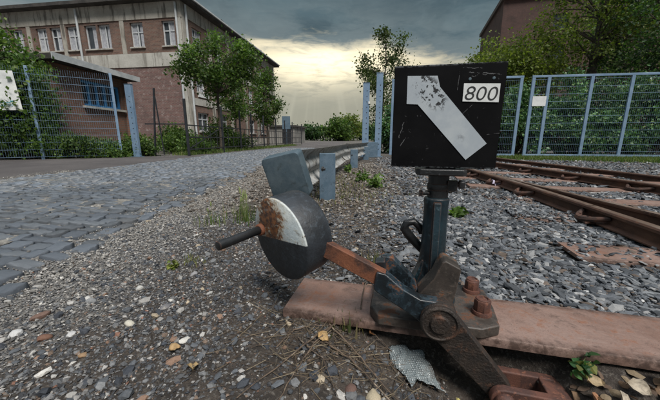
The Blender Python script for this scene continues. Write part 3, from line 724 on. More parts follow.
# signal board
def board_mat():
    m, t, b = new_mat('scratched_black_board')
    co = t.node('ShaderNodeTexCoord').outputs['Object']; x, y, z = t.sep(co)
    n = t.noise(co, 10, 6, .6); n2 = t.noise(co, 90, 5, .7)
    v = t.noise(t.comb(t.m('MULTIPLY', x, 30), y, t.m('MULTIPLY', z, 150)), 1, 4, .7, 1.5)
    c = t.mix(t.smooth(n, .35, .7), (.0022, .0022, .0028), (.0052, .0052, .006))
    c = t.mix(t.smooth(n2, .66, .72, 0, .6), c, (.12, .12, .125))
    def scr(ax, bz, dx, dz, L, wd, amp, ph):
        # a wandering scratch: distance to a wavy line
        px = t.m('SUBTRACT', x, ax); pz = t.m('SUBTRACT', z, bz)
        al = t.m('ADD', t.m('MULTIPLY', px, dx), t.m('MULTIPLY', pz, dz)); pe = t.m('SUBTRACT', t.m('MULTIPLY', px, -dz), t.m('MULTIPLY', pz, -dx))
        wv = t.m('MULTIPLY', t.m('SUBTRACT', t.noise(t.comb(t.m('MULTIPLY', al, 55.0), ph*3.0 + 5.0, 0.0), 1.0, 4, .6), .5), amp*4.5)
        dd = t.m('ABSOLUTE', t.m('SUBTRACT', pe, wv))
        inn = t.m('MULTIPLY', t.m('GREATER_THAN', al, 0.0), t.m('LESS_THAN', al, L))
        return t.m('MULTIPLY', t.m('MULTIPLY', t.smooth(dd, wd, wd*.4), inn), t.smooth(n2, .40, .52))
    sc = None
    for a in ((.062, .782, .98, -.10, .085, .0012, .006, 0), (.045, .795, .99, -.05, .05, .0010, .003, 1), (.07, .772, .99, .08, .07, .0009, .004, 2.2), (-.123, .60, .25, .97, .05, .0012, .003, 1), (-.118, .575, .5, .86, .03, .0013, .001, 1), (.125, .61, .99, .12, .035, .0012, .0006, 0), (.035, .735, .05, .99, .05, .0007, .0002, 0), (-.075, .75, .8, .6, .02, .0007, .001, 0), (.05, .665, .7, .7, .04, .0006, .0007, 2)):
        s_ = scr(*a); sc = s_ if sc is None else t.m('MAXIMUM', sc, s_)
    c = t.mix(t.m('MULTIPLY', sc, .55), c, (.24, .24, .25))
    edge = t.m('MAXIMUM', t.smooth(z, .516, .508), t.smooth(z, .801, .807))
    c = t.mix(t.m('MULTIPLY', edge, t.smooth(n2, .42, .6)), c, (.14, .15, .16))
    t.put(b.inputs['Base Color'], c); t.put(b.inputs['Roughness'], t.m('ADD', .5, t.m('MULTIPLY', n, .3))); b.inputs['Specular IOR Level'].default_value = .10
    t.put(b.inputs['Normal'], t.bump(t.m('ADD', t.m('MULTIPLY', sc, -1.0), t.m('MULTIPLY', n2, .25)), .3, .001))
    return m
mb = MB(); mb.prism([(-.143, .511), (.158, .509), (.160, .806), (-.144, .808)], -.030, -.016, 'y'); board = mb.build('sign_board', board_mat(), S, bevel=.0015)
mb = MB(); mb.box((.008, -.006, .56), (.05, .018, .11)); mb.box((.008, .01, .52), (.09, .05, .024)); mb.build('board_bracket', 'paint_blk', S, bevel=.002)
def arrow_mat():
    m, t, b = new_mat('grey_white_reflective')
    co = t.node('ShaderNodeTexCoord').outputs['Object']; x, y, z = t.sep(co)
    n = t.noise(co, 14, 5, .6); n2 = t.noise(co, 130, 5, .75); n3 = t.noise(co, 75, 5, .65, .3)
    c = t.mix(t.smooth(n, .35, .65), (.36, .40, .44), (.44, .475, .50))
    dx = t.m('SUBTRACT', x, -.042); dz = t.m('SUBTRACT', z, .735)
    al = t.m('ADD', t.m('MULTIPLY', dx, .66), t.m('MULTIPLY', dz, -.75)); pe = t.m('ADD', t.m('MULTIPLY', dx, .75), t.m('MULTIPLY', dz, .66))
    r = t.m('SQRT', t.m('ADD', t.m('MULTIPLY', al, al), t.m('MULTIPLY', t.m('MULTIPLY', pe, pe), 4.0)))
    ch = t.m('MULTIPLY', t.smooth(r, .080, .045), t.smooth(n3, .535, .560))
    c = t.mix(ch, c, (.02, .02, .022))
    dx2 = t.m('SUBTRACT', x, .055); dz2 = t.m('SUBTRACT', z, .60); r2 = t.m('SQRT', t.m('ADD', t.m('MULTIPLY', dx2, dx2), t.m('MULTIPLY', dz2, dz2)))
    c = t.mix(t.m('MULTIPLY', t.smooth(r2, .016, .003), t.smooth(n3, .45, .6, 0, .8)), c, (.22, .24, .26))
    c = t.mix(t.smooth(n2, .68, .74, 0, .7), c, (.2, .21, .22))
    t.put(b.inputs['Base Color'], c); b.inputs['Roughness'].default_value = .5
    return m
mb = MB(); mb.prism([(-.106, .779), (-.022, .776), (-.013, .745), (.127, .584), (.074, .536), (-.073, .698), (-.105, .700)], -.0318, -.0302, 'y'); mb.build('arrow', arrow_mat(), board)
mb = MB(); mb.prism([(.051, .7525), (.146, .7485), (.146, .6985), (.051, .7035)], -.0322, -.0302, 'y'); pl8 = mb.build('number_plate', 'white_plate', board)
cu = bpy.data.curves.new('digits', 'FONT'); cu.body = '800'; cu.size = .060; cu.shear = .18; cu.extrude = .0004; cu.space_character = 1.02; cu.align_x = 'CENTER'; cu.offset = -.0004
tmp = bpy.data.objects.new('tmp_text', cu); COL.objects.link(tmp); bpy.context.view_layer.update()
dme = bpy.data.meshes.new_from_object(tmp.evaluated_get(bpy.context.evaluated_depsgraph_get())); bpy.data.objects.remove(tmp)
bx = [v.co.x for v in dme.vertices]; by = [v.co.y for v in dme.vertices]
for v in dme.vertices:
    nx = (v.co.x - min(bx))/(max(bx) - min(bx)); ny = (v.co.y - min(by))/(max(by) - min(by))
    v.co = Vector((.056 + nx*.086, -.0326 - v.co.z*.5, .7075 - nx*.0045 + ny*.037))
dg = link('digits', dme, 'digit', pl8)
for x, z in ((.066, .764), (.128, .764)):
    mb = MB(); mb.lathe([(.0042, 0), (.0040, .0012), (.002, .0016)], (x, -.030, z), 12, (0, -1, 0)); mb.build('rivet', 'galv_dark', board, smooth=True)

# crank casting, lever, link
def rounded_arm(p0, p1, w0, w1, n=10):
    p0 = Vector(p0); p1 = Vector(p1); d = (p1-p0).normalized(); a0 = math.atan2(d.y, d.x)
    pts = [p0 + Vector((math.cos(a0 + math.pi/2 + math.pi*k/n), math.sin(a0 + math.pi/2 + math.pi*k/n)))*w0 for k in range(n+1)]
    pts += [p1 + Vector((math.cos(a0 - math.pi/2 + math.pi*k/n), math.sin(a0 - math.pi/2 + math.pi*k/n)))*w1 for k in range(n+1)]
    return [(q.x, q.y) for q in pts]
PV = (.013, .092)
mb = MB()
mb.lathe([(.050, -.0), (.052, .004), (.052, .062), (.050, .066)], (PV[0], -.128, PV[1]), 40, (0, -1, 0))
mb.build('pivot_hub', 'rust_black', S, bevel=.003)
mb = MB(); mb.lathe([(.052, 0), (.053, .003), (.053, .012), (.049, .016), (.046, .0165), (.043, .013), (.028, .013), (.026, .018), (.024, .020), (.006, .0205)], (PV[0], -.1945, PV[1]), 44, (0, -1, 0)); mb.build('hub_cap', 'rust_black', S, smooth=True)
mb = MB(); mb.prism([(-.168, .218), (-.140, .212), (-.090, .172), (-.040, .146), (.02, .143), (.05, .12), (.02, .06), (-.02, .060), (-.06, .090), (-.165, .152), (-.176, .162)], -.182, -.142, 'y'); mb.build('lever_socket', 'paint', S, bevel=.005)
mb = MB(); mb.prism([(-.160, .236), (-.125, .236), (-.055, .168), (-.03, .10), (-.06, .10), (-.165, .160)], -.104, -.070, 'y'); mb.build('fork_prong', 'paint', S, bevel=.005)
mb = MB(); mb.prism([(-.176, .232), (-.146, .236), (-.138, .16), (-.176, .148)], -.1425, -.1035, 'y'); mb.build('fork_yoke', 'paint', S, bevel=.004)
mb = MB(); mb.prism([(-.045, .138), (-.004, .195), (.016, .248), (.026, .254), (.068, .233), (.070, .226), (.058, .140), (.048, .07), (-.02, .06)], -.1405, -.066, 'y'); mb.build('stop_lug', 'rust_lug', S, bevel=.005)
mb = MB(); mb.prism(rounded_arm(PV, (.190, -.105), .047, .034, 12), -.1935, -.1610+.01, 'y'); mb.build('link_arm', 'rust_black', S, bevel=.004)
# square lever bar running up to the weight
mb = MB(); mb.bar((-.150, -.160, .190), (-.43, -.148, .312), .030, .050); mb.build('lever_bar', 'rust_bar', S, bevel=.003)
# counterweight
AX = Vector((-.524, -.842, -.126)).normalized(); FC = Vector((-.478, -.160, .284)); TH = .105; RW = .138
def weight_mat():
    m, t, b = new_mat('two_tone_weight_paint')
    co = t.node('ShaderNodeTexCoord').outputs['Object']; x, y, z = t.sep(co)   # object z runs along the axis, y towards the white half
    n = t.noise(co, 18, 8, .68, .5); n2 = t.noise(co, 55, 7, .7); n3 = t.noise(co, 160, 3, .6); n4 = t.noise(co, 7, 5, .6)
    blk = t.mix(t.smooth(n4, .35, .65), (.013, .015, .018), (.028, .034, .042))
    blk = t.mix(t.smooth(n2, .50, .68, 0, .8), blk, (.045, .058, .072))
    blk = t.mix(t.smooth(n, .66, .74), blk, (.075, .045, .032))
    wht = t.mix(t.smooth(n4, .35, .65), (.50, .56, .58), (.62, .65, .63))
    wht = t.mix(t.smooth(n2, .55, .68, 0, .5), wht, (.42, .37, .26))
    d = t.m('SQRT', t.m('ADD', t.m('POWER', t.m('MULTIPLY', t.m('ADD', x, .035), 1.0), 2.0), t.m('POWER', t.m('MULTIPLY', t.m('SUBTRACT', y, .055), .55), 2.0)))
    rsx = t.m('ADD', t.m('MULTIPLY', n, .75), t.m('SUBTRACT', t.m('MULTIPLY', n2, .35), t.m('MULTIPLY', d, 2.6)))
    wht = t.mix(t.smooth(rsx, .26, .44, 0, .75), wht, (.33, .22, .11))
    wht = t.mix(t.smooth(rsx, .385, .45), wht, t.mix(t.smooth(n2, .40, .62), (.050, .024, .016), (.24, .095, .032)))
    wht = t.mix(t.smooth(n, .60, .70, 0, .8), wht, (.20, .20, .19))
    wht = t.mix(t.smooth(t.noise(co, 34, 6, .7), .60, .66), wht, (.10, .06, .04))
    line = t.m('ADD', y, t.m('MULTIPLY', t.m('SUBTRACT', n2, .5), .006))
    face = t.smooth(z, TH*.5 - .006, TH*.5 - .003)
    c = t.mix(t.m('MULTIPLY', t.smooth(line, -.0015, .0015), face), blk, wht)
    c = t.mix(1.0, c, t.mix(n3, (.7, .7, .7), (1.25, 1.25, 1.25)), 'MULTIPLY')
    t.put(b.inputs['Base Color'], c); t.put(b.inputs['Roughness'], t.m('ADD', .38, t.m('MULTIPLY', n, .3)))
    t.put(b.inputs['Normal'], t.bump(t.m('ADD', t.m('MULTIPLY', n2, .7), t.m('ADD', t.m('MULTIPLY', n3, .3), t.m('MULTIPLY', t.smooth(rsx, .40, .46), -.6))), .55, .004))
    return m
mb = MB(); h = TH/2
mb.lathe([(RW*.96, -h), (RW*.99, -h + .003), (RW, -h + .009), (RW, h - .006), (RW*.985, h - .002), (RW*.965, h), (RW*.06, h)], (0, 0, 0), 72)
wt = mb.build('counterweight', weight_mat(), S, smooth=True)
zax = AX; dvd = Vector((.225, -.144, .028)); yv = zax.cross(dvd).normalized(); yv = yv if yv.z > 0 else -yv; xv = yv.cross(zax)
WM = Matrix((xv, yv, zax)).transposed(); wt.rotation_euler = WM.to_euler(); wt.location = FC - AX*h
CW = FC - AX*h
hb = Vector((-.559, -.112, .299)); he = Vector((-.617, -.276, .294)); hdv = (he - hb).normalized()
inv = WM.inverted()
def inw(p): return inv @ (Vector(p) - CW)
mb = MB(); mb.tube([inw(hb - hdv*.02), inw(hb + hdv*.012), inw(hb + hdv*.016)], [.0205, .0205, .016], 20); mb.build('handle_collar', 'rust_bar', wt, smooth=True)
mb = MB(); mb.tube([inw(hb), inw(he - hdv*.004), inw(he), inw(he + hdv*.0015)], [.0138, .0142, .0135, .010], 22); mb.build('handle', 'paint_blk', wt, smooth=True)
# clevis and connecting rod
mb = MB()
for y0, y1 in ((-.222, -.197), (-.147, -.122)):
    mb.prism(rounded_arm((.192, -.105), (.33, -.105), .034, .030, 8), y0, y1, 'y')
mb.prism([(.300, -.137), (.372, -.128), (.372, -.088), (.300, -.073)], -.2225, -.1215, 'y')
cl = mb.build('clevis', 'rust_nut', S, bevel=.005)
mb = MB(); mb.lathe([(.0255, 0), (.026, .004), (.026, .014), (.021, .02), (.018, .0205)], (.192, -.221, -.105), 28, (0, -1, 0)); mb.tube([(.192, -.22, -.105), (.192, -.11, -.105)], .017, 16); mb.build('clevis_pin', 'rust_nut', cl, smooth=True)
mb = MB(); mb.tube([(.365, -.172, -.108), (.43, -.172, -.110), (1.1, -.172, -.105)], .019, 18); mb.build('connecting_rod', 'rust_nut', S, smooth=True)

# ------------------------------------------------------------------ guardrail
def guardrail():
    root = empty('guardrail', (-.03, 2.835, 0)); o = Vector((-.03, 2.835, 0))
    W_ = [(-.030, 0), (.0, .012), (.045, .055), (.050, .085), (.012, .135), (.008, .155), (.012, .175), (.050, .225), (.045, .255), (.0, .298), (-.030, .310)]
    back = [(a - .005, z) for a, z in W_][::-1]
    prof = [(-a - .115, z + .185) for a, z in W_ + back]
    def sec(pts, name, dz=0):
        mb = MB(); P = []
        for i in range(len(pts)-1):
            for k in range(8): P.append(Vector(pts[i]).lerp(Vector(pts[i+1]), k/8))
        P.append(Vector(pts[-1])); mb.sweep(prof, [(p.x - o.x, p.y - o.y, p.z + dz) for p in P]); return mb.build(name, 'galv_rail', root, smooth=True)
    b1 = sec([(-.13, 2.15, .02), (-.03, 2.835, .01), (.40, 5.7, -.01)], 'beam')
    b2 = sec([(.395, 5.62, .004), (.50, 6.1, -.01), (1.30, 9.2, -.03)], 'beam')
    def post(x, y, h, wd=.17):
        mb = MB(); mb.box((x - o.x, y - o.y, h/2 - .1), (wd, .012, h + .2)); mb.box((x - o.x - wd/2 + .006, y - o.y + .045, h/2 - .1), (.011, .08, h + .198)); mb.box((x - o.x + wd/2 - .006, y - o.y + .045, h/2 - .1), (.011, .08, h + .198))
        p = mb.build('post', 'galv', root, bevel=.004)
        mb = MB(); mb.lathe([(.014, 0), (.014, .008), (.009, .010)], (x - o.x - .045, y - o.y - .006, h*.70), 6, (0, -1, 0)); mb.build('bolt', 'bolt_and_hole_black', p)
    post(-.025, 2.84, .455, .155); post(.49, 6.0, .375, .15); post(1.02, 8.4, .36, .15)
    # crumpled end cap facing the road user
    mb = MB(); cx, cy, cz = -.318, 2.10, .318
    ang = math.atan2(.078, .287)
    def rr(w_, h_, r_, n=6):
        out = []
        for sx, sy, a0 in ((1, 1, 0), (-1, 1, 90), (-1, -1, 180), (1, -1, 270)):
            for k in range(n + 1):
                a = R(a0 + 90*k/n); out.append((sx*(w_/2 - r_) + r_*math.cos(a), sy*(h_/2 - r_) + r_*math.sin(a)))
        return out
    M = Matrix.Rotation(-ang, 3, 'Y') @ Matrix.Rotation(R(9), 3, 'X') @ Matrix.Rotation(R(-14), 3, 'Z')
    out = rr(.29, .335, .030); vs = []; n = len(out)
    for sc, yy in ((.93, -.005), (.985, -.003), (1.0, .006), (1.0, .10), (.97, .10), (.95, .01)):
        vs += [M @ Vector((a*sc, yy, b*sc)) for a, b in out]
    fs = [tuple(range(n))]
    for l in range(5):
        for k in range(n): fs.append((l*n+k, l*n+(k+1) % n, (l+1)*n+(k+1) % n, (l+1)*n+k))
    fs.append(tuple(range(5*n, 6*n))[::-1])
    mb.add([v + Vector((cx, cy, cz)) - o for v in vs], fs); mb.build('end_cap', 'galv_dark', root, smooth=True)
    for (x, y, z) in ((-.165, 2.30, .36), (.445, 5.75, .32)):
        mb = MB(); mb.lathe([(.018, 0), (.018, .010), (.011, .012), (.011, .028)], (x - o.x + .1, y - o.y, z), 6, (1, -.2, 0)); mb.build('bolt', 'bolt_and_hole_black', root)
    tag(root, 'weathered grey guardrail with crumpled end cap and stubby posts', 'guardrail')
guardrail()

# ------------------------------------------------------------------ gate across the track
GA = Vector((1.78, 9.42, 0)); GB = Vector((8.9, 8.42, 0)); gd = (GB - GA).normalized()
def leaf_gate(s0, s1, stiles, label, plate=None):
    root = empty('gate_leaf', GA + gd*s0, math.atan2(gd.y, gd.x)); L = s1 - s0; H0, H1 = .10, 2.30
    mb = MB(); mb.box((L/2, 0, H1), (L, .05, .06)); mb.build('top_rail', 'galv_gate', root, bevel=.006)
    mb = MB(); mb.box((L/2, 0, H0), (L, .05, .06)); mb.build('bottom_rail', 'galv_gate', root, bevel=.006)
    for x in stiles:
        mb = MB(); mb.box((x, 0, (H0 + H1)/2), (.085, .046, H1 - H0 - .06)); mb.build('stile', 'galv_gate', root, bevel=.006)
    mb = MB(); x = .06
    while x < L - .03: mb.box((x, .012, (H0 + H1)/2), (.0019, .0019, H1 - H0 - .06)); x += .05
    z = H0 + .12
    while z < H1 - .05:
        for dy in (.006, .018): mb.box((L/2, dy, z), (L - .04, .004, .0065))
        z += .2
    mb.build('wire_mesh', 'galv_gate', root)
    mb = MB(); mb.box((L*.5, .0, .0225), (.05, .05, .10)); mb.build('drop_bolt', 'galv', root)
    return tag(root, label, 'gate')
g1 = leaf_gate(.09, 3.78, (.05, 1.2, 2.4, 3.64), 'galvanised mesh gate leaf hung beside the twin tall posts')
g2 = leaf_gate(4.0, 9.0, (.045, .45, 1.55, 2.55, 3.7, 4.95), 'wide galvanised mesh gate leaf before the ivy bank')
mb = MB(); mb.box((0, 0, 0), (.36, .004, .27)); pw = mb.build('notice', 'white_plate'); pw.location = GA + gd*4.245 + Vector((0, -.032, 1.63)); pw.rotation_euler = (0, 0, math.atan2(gd.y, gd.x)); tag(pw, 'small blank white notice fixed to the wide gate leaf', 'notice')
def tall_post(x, y, h, wd, label, holes=True, name='gate_post', depth=.14):
    root = empty(name, (x, y, 0), -.14)
    mb = MB(); mb.box((0, 0, h/2), (wd, depth, h)); mb.build('shaft', 'galv_gate', root, bevel=.008)
    mb = MB(); mb.box((0, 0, .016), (wd + .12, depth + .12, .022)); mb.build('foot_plate', 'galv', root, bevel=.003)
    mb = MB(); mb.box((0, 0, h + .006), (wd + .02, depth + .02, .012)); mb.build('cap', 'galv', root, bevel=.003)
    if holes:
        for k in range(int((h - .3)/.16)):
            mb = MB(); mb.lathe([(.015, 0), (.015, .003)], (wd*.12, -depth/2 - .001, .25 + k*.16), 10, (0, -1, 0)); mb.build('slot', 'bolt_and_hole_black', root)  # solid black discs, their colour stands for the shade inside open slots
    return tag(root, label, 'post')
tall_post(1.12, 9.52, 2.24, .20, 'shorter galvanised post where the guardrail ends')
tall_post(1.52, 9.50, 2.52, .20, 'tallest galvanised post hinging the mesh gate')
mb = MB(); mb.box((0, 0, .24), (.34, .10, .48)); pb = mb.build('post_bracket', 'galv', None, bevel=.008); pb.location = (1.33, 9.40, -.004); pb.data.name = 'bracket'
tag(pb, 'low grey steel box standing between the two gate posts', 'box')
mb = MB(); mb.box((0, 0, 1.66), (.05, .02, .07)); lk = mb.build('lock_plate', 'white_plate', None, bevel=.003); lk.location = (1.20, 9.43, 0); tag(lk, 'tiny pale lock plate on the shorter gate post', 'plate')

# ------------------------------------------------------------------ left mesh fence
FA = Vector((-6.17, 9.50, 0)); FB = Vector((-10.4, 6.95, 0)); fd = (FB - FA).normalized()
tall_post(-6.17, 9.50, 2.20, .21, 'thick pale slotted post ending the left mesh fence', True, 'fence_post', .10)
def mesh_fence():
    root = empty('mesh_fence', FA + fd*.2, math.atan2(fd.y, fd.x)); L = (FB - FA).length - .2; H1 = 2.45
    for x in (.22, 2.05, 3.6, 4.6):
        mb = MB(); mb.box((x, -.05, H1/2 + .02), (.07, .05, H1 + .04)); mb.build('post', 'galv_gate', root, bevel=.005)
    for a, b in ((.24, 2.03), (2.07, 4.7)):
        mb = MB(); x = a
        while x < b: mb.box((x, 0, H1/2 + .04), (.0026, .0026, H1 - .08)); x += .05
        z = .08
        while z < H1:
            for dy in (-.007, .007): mb.box(((a + b)/2, dy, z), (b - a, .005, .007))
            z += .2
        mb.build('wire_panel', 'galv_gate', root)
    tag(root, 'tall double wire mesh fence grown through with shrubs', 'fence')
    mb = MB(); mb.box((0, 0, 0), (.66, .006, .98)); s = mb.build('sign_panel', 'white_plate'); p = FA + fd*2.78 + Vector((.05, -.09, 1.80))
    s.location = p; s.rotation_euler = (0, R(-3), math.atan2(fd.y, fd.x) + math.pi)
    for k, (x, z, w_, h_) in enumerate(((-.03, -.30, .34, .018), (.08, -.34, .20, .016), (.02, -.38, .30, .016), (.16, -.265, .06, .03))):
        mb = MB(); mb.box((x, -.0042, z), (w_, .0015, h_)); mb.build('printed_line', 'teal_print', s)
    tag(s, 'white sign with small teal print hung on the mesh fence', 'sign')
mesh_fence()

# ------------------------------------------------------------------ black railing by the pavement
def black_fence():
    root = empty('black_fence', (-4.75, 10, 0)); o = Vector((-4.75, 10, 0)); d = Vector((1.65, 14, 0)).normalized()
    ss = [0, 2.5, 4.3, 5.7, 7.6, 10.0, 12.2, 14.5, 18]
    for s_ in ss:
        p = d*s_; mb = MB(); mb.box((p.x, p.y, .92), (.07, .07, 1.86)); mb.build('post', 'black_metal', root, bevel=.004)
    for a, b in zip(ss[:-1], ss[1:]):
        for z in (.22, .62, 1.02):
            mb = MB(); mb.bar(d*a + Vector((0, 0, z)), d*b + Vector((0, 0, z)), .025, .04); mb.build('rail', 'black_metal', root)
        q = a + .5
        while q < b - .2:
            mb = MB(); p = d*q; mb.box((p.x, p.y, .62), (.018, .018, .80)); mb.build('bar', 'black_metal', root); q += .5
        if a in (0, 5.7):
            mb = MB(); mb.bar(d*(a + .1) + Vector((0, 0, .25)), d*(b - .1) + Vector((0, 0, 1.0)), .02, .03); mb.build('brace', 'black_metal', root)
    mb = MB(); mb.bar(Vector((-1.05, -.15, .06)), Vector((-.85, -.15, 2.15)), .045, .045); mb.bar(Vector((-.75, -.15, .06)), Vector((-.85, -.15, 1.9)), .03, .03); mb.build('angled_stay', 'black_metal', root)
    mb = MB(); mb.bar(Vector((-1.3, -.1, 1.05)), Vector((0, 0, 1.05)), .03, .04); mb.build('rail', 'black_metal', root)
    tag(root, 'black steel post and rail fence before the brick building', 'fence')
black_fence()

# ------------------------------------------------------------------ buildings
def wall_cells(mb, o, xd, zd, L, H, holes, nrm, depth, mi=0, mi_rev=0):
    """wall rectangle with real openings and reveals; holes: (x0,x1,z0,z1)"""
    xs = sorted(set([0, L] + [q for h in holes for q in h[:2]])); zs = sorted(set([0, H] + [q for h in holes for q in h[2:]]))
    P = lambda x, z, k=0: o + xd*x + zd*z - nrm*k
    for i in range(len(xs)-1):
        for j in range(len(zs)-1):
            cx, cz = (xs[i] + xs[i+1])/2, (zs[j] + zs[j+1])/2
            if any(h[0] < cx < h[1] and h[2] < cz < h[3] for h in holes): continue
            mb.add([P(xs[i], zs[j]), P(xs[i+1], zs[j]), P(xs[i+1], zs[j+1]), P(xs[i], zs[j+1])], [(0, 1, 2, 3)], mi)
    for x0, x1, z0, z1 in holes:
        a = [P(x0, z0), P(x1, z0), P(x1, z1), P(x0, z1)]; b = [P(x0, z0, depth), P(x1, z0, depth), P(x1, z1, depth), P(x0, z1, depth)]
        mb.add(a + b, [(0, 1, 5, 4), (1, 2, 6, 5), (2, 3, 7, 6), (3, 0, 4, 7)], mi_rev)
def window(root, o, xd, nrm, x0, x1, z0, z1, depth, frame='white_wood', mull=1, trans=.62, curtain=True, tilt=False, sill=True):
    zd = Vector((0, 0, 1)); c = o + xd*(x0 + x1)/2 + zd*(z0 + z1)/2 - nrm*(depth - .01)
    M = Matrix((xd, -nrm, zd)).transposed(); wd, ht = x1 - x0, z1 - z0
    mb = MB(); mb.box(c - nrm*.02, (wd, .01, ht), M); win = mb.build('window', 'glass', root)
    fr = MB(); b = .08
    for q, sz in (((-wd/2 + b/2, 0), (b, .06, ht)), ((wd/2 - b/2, 0), (b, .06, ht)), ((0, -ht/2 + b/2), (wd - 2*b, .058, b)), ((0, ht/2 - b/2), (wd - 2*b, .058, b))):
        fr.box(c + xd*q[0] + zd*q[1] + nrm*.02, sz, M)
    for k in range(mull): 
        x = -wd/2 + wd*(k + 1)/(mull + 1); fr.box(c + xd*x + nrm*.021, (.09, .05, ht - 2*b), M)
    if trans: fr.box(c + zd*(ht*(trans - .5)) + nrm*.022, (wd - 2*b, .045, .07), M)
    fr.build('frame', frame, win)
    if curtain:
        cu_ = MB()
        for sgn in ((-1,) if tilt else (-1, 1)):
            n = 7; vs = []
            cw = wd*(.30 if not tilt else .42)
            for k in range(n):
                xx = sgn*(wd/2 - b) - sgn*cw*k/(n - 1); yy = .006 + .02*(k % 2)
                for zz in (-ht/2 + b, ht/2 - b): vs.append(c + xd*xx + zd*zz + nrm*(yy - .012))
            cu_.add(vs, [(2*k, 2*k+2, 2*k+3, 2*k+1) for k in range(n-1)])
        cu_.build('curtain', 'curtain', win)
    if sill:
        s_ = MB(); s_.box(o + xd*(x0 + x1)/2 + zd*(z0 - .045) + nrm*.04, (wd + .16, .14, .08), M); s_.build('sill', 'concrete_band', win)
def main_building():
    C = Vector((-10.1, 22.0, 0)); root = empty('brick_building', C)
    fdv = Vector((2.75, 18.6, 0)).normalized(); gdv = Vector((-fdv.y, fdv.x, 0)); zd = Vector((0, 0, 1))
    nf = Vector((fdv.y, -fdv.x, 0)); ng = -fdv
    HT = 9.62; LF = 18.8; LG = 19.5; o = Vector((0, 0, 0))
    # gable side: windows measured along gdv from the corner
    gw = [(.55, 1.50), (2.95, 3.95), (5.55, 6.50), (6.65, 7.60), (8.15, 9.10), (9.6, 10.5), (10.8, 11.7), (12.9, 13.8), (14.2, 15.1), (16.4, 17.3)]
    gh = [(a, b, 6.88, 8.46) for a, b in gw]
    fw = []
    bay = 18.8/6
    for k in range(6):
        fw.append((k*bay + 1.15, k*bay + 2.35, 6.85, 8.4)); fw.append((k*bay + 1.15, k*bay + 2.35, 4.0, 5.7))
        if k != 2: fw.append((k*bay + 1.0, k*bay + 2.5, 1.1, 2.5))
    fw = [h for h in fw]
    # brick shells: gable lower (peeling), gable upper, facade
    mb = MB(); wall_cells(mb, o + zd*6.0, gdv, zd, LG, HT - 6.0, [(a, b, c - 6.0, d - 6.0) for a, b, c, d in gh], ng, .22); 
    wall_cells(mb, o, fdv, zd, LF, HT, fw, nf, .22)
    far = o + gdv*LG; e2 = o + fdv*LF
    mb.add([far, far + fdv*LF, far + fdv*LF + zd*HT, far + zd*HT], [(0, 1, 2, 3)]); mb.add([e2, e2 + gdv*LG, e2 + gdv*LG + zd*HT, e2 + zd*HT], [(0, 1, 2, 3)])
    w1 = mb.build('wall', 'brick', root); set_wuv(w1)
    mb = MB(); wall_cells(mb, o, gdv, zd, LG, 6.0, [], ng, .2); w2 = mb.build('wall', 'brick_lo', root); set_wuv(w2)
    for a, b, c, d in gh: window(root, o, gdv, ng, a, b, c, d, .20, mull=0 if random.random() < .5 else 1, trans=.62 if random.random() < .5 else 0, tilt=random.random() < .4)
    for a, b, c, d in fw: window(root, o, fdv, nf, a, b, c, d, .20, mull=1, trans=.65, curtain=c > 3)
    Mg = Matrix((gdv, -ng, zd)).transposed(); Mf = Matrix((fdv, -nf, zd)).transposed()
    def slab(name, mat, base, d, n, x0, x1, z0, z1, t, M):
        mb = MB(); mb.box(base + d*(x0 + x1)/2 + zd*(z0 + z1)/2 + n*(t/2 - .02), (x1 - x0, t + .04, z1 - z0), M); return mb.build(name, mat, root)
    slab('concrete_band', 'concrete', o, gdv, ng, -.06, LG, 8.62, HT, .06, Mg)
    slab('concrete_band', 'concrete_band', o, gdv, ng, -.06, LG, 5.55, 6.45, .055, Mg)
    slab('concrete_band', 'concrete', o, fdv, nf, 0, LF, 8.75, HT, .06, Mf)
    slab('concrete_band', 'concrete_band', o, fdv, nf, 0, LF, 5.95, 6.45, .055, Mf)
    slab('concrete_band', 'concrete_band', o, fdv, nf, 0, LF, 3.0, 3.5, .055, Mf)
    slab('plinth', 'concrete', o, fdv, nf, 0, LF, 0, .55, .07, Mf)
    for x in (0.18, 4.55, 9.35, 12.3, 15.7): slab('pilaster', 'concrete_band' if x < 1 else 'concrete', o, gdv, ng, x - .16, x + .16, 6.46 if x > 1 else 0, 8.61, .048, Mg)
    for k in range(7): slab('pilaster', 'concrete', o, fdv, nf, min(k*bay, LF - .4), min(k*bay, LF - .4) + .4, .56, 8.74, .075, Mf)
    for k, x in ((0, .28), (1, 8.0)):
        mb = MB(); p = o + gdv*x + ng*.12; mb.tube([p + zd*(5.0 if k else .2), p + zd*9.5], .075, 10); mb.build('downpipe', 'pipe', root, smooth=True)
    mb = MB(); p = o + fdv*.35 + nf*.15; mb.tube([p + zd*.2, p + zd*9.5], .08, 10); mb.build('downpipe', 'pipe', root, smooth=True)
    # flat-pitched roof with deep eaves
    mb = MB(); ov = .62; c0 = o - fdv*ov + nf*ov; c1 = o - fdv*ov - nf*(LG + ov); c2 = o + fdv*(LF + ov) - nf*(LG + ov); c3 = o + fdv*(LF + ov) + nf*ov; rg0 = o - fdv*ov - nf*LG/2; rg1 = o + fdv*(LF + ov) - nf*LG/2
    z0, z1, z2 = HT + .004, HT + .22, HT + .75
    vs = [c0 + zd*z0, c1 + zd*z0, c2 + zd*z0, c3 + zd*z0, c0 + zd*z1, c1 + zd*z1, c2 + zd*z1, c3 + zd*z1, (rg0 + fdv*4) + zd*z2, (rg1 - fdv*4) + zd*z2]
    mb.add(vs, [(0, 1, 2, 3), (0, 1, 5, 4), (1, 2, 6, 5), (2, 3, 7, 6), (3, 0, 4, 7), (4, 5, 8), (5, 6, 9, 8), (6, 7, 9), (7, 4, 8, 9)]); rf = mb.build('roof', 'roof_dark', root)
    mb = MB(); mb.bar(c0 + zd*z1 + nf*.06, c3 + zd*z1 + nf*.06, .12, .10); mb.build('gutter', 'pipe', rf)
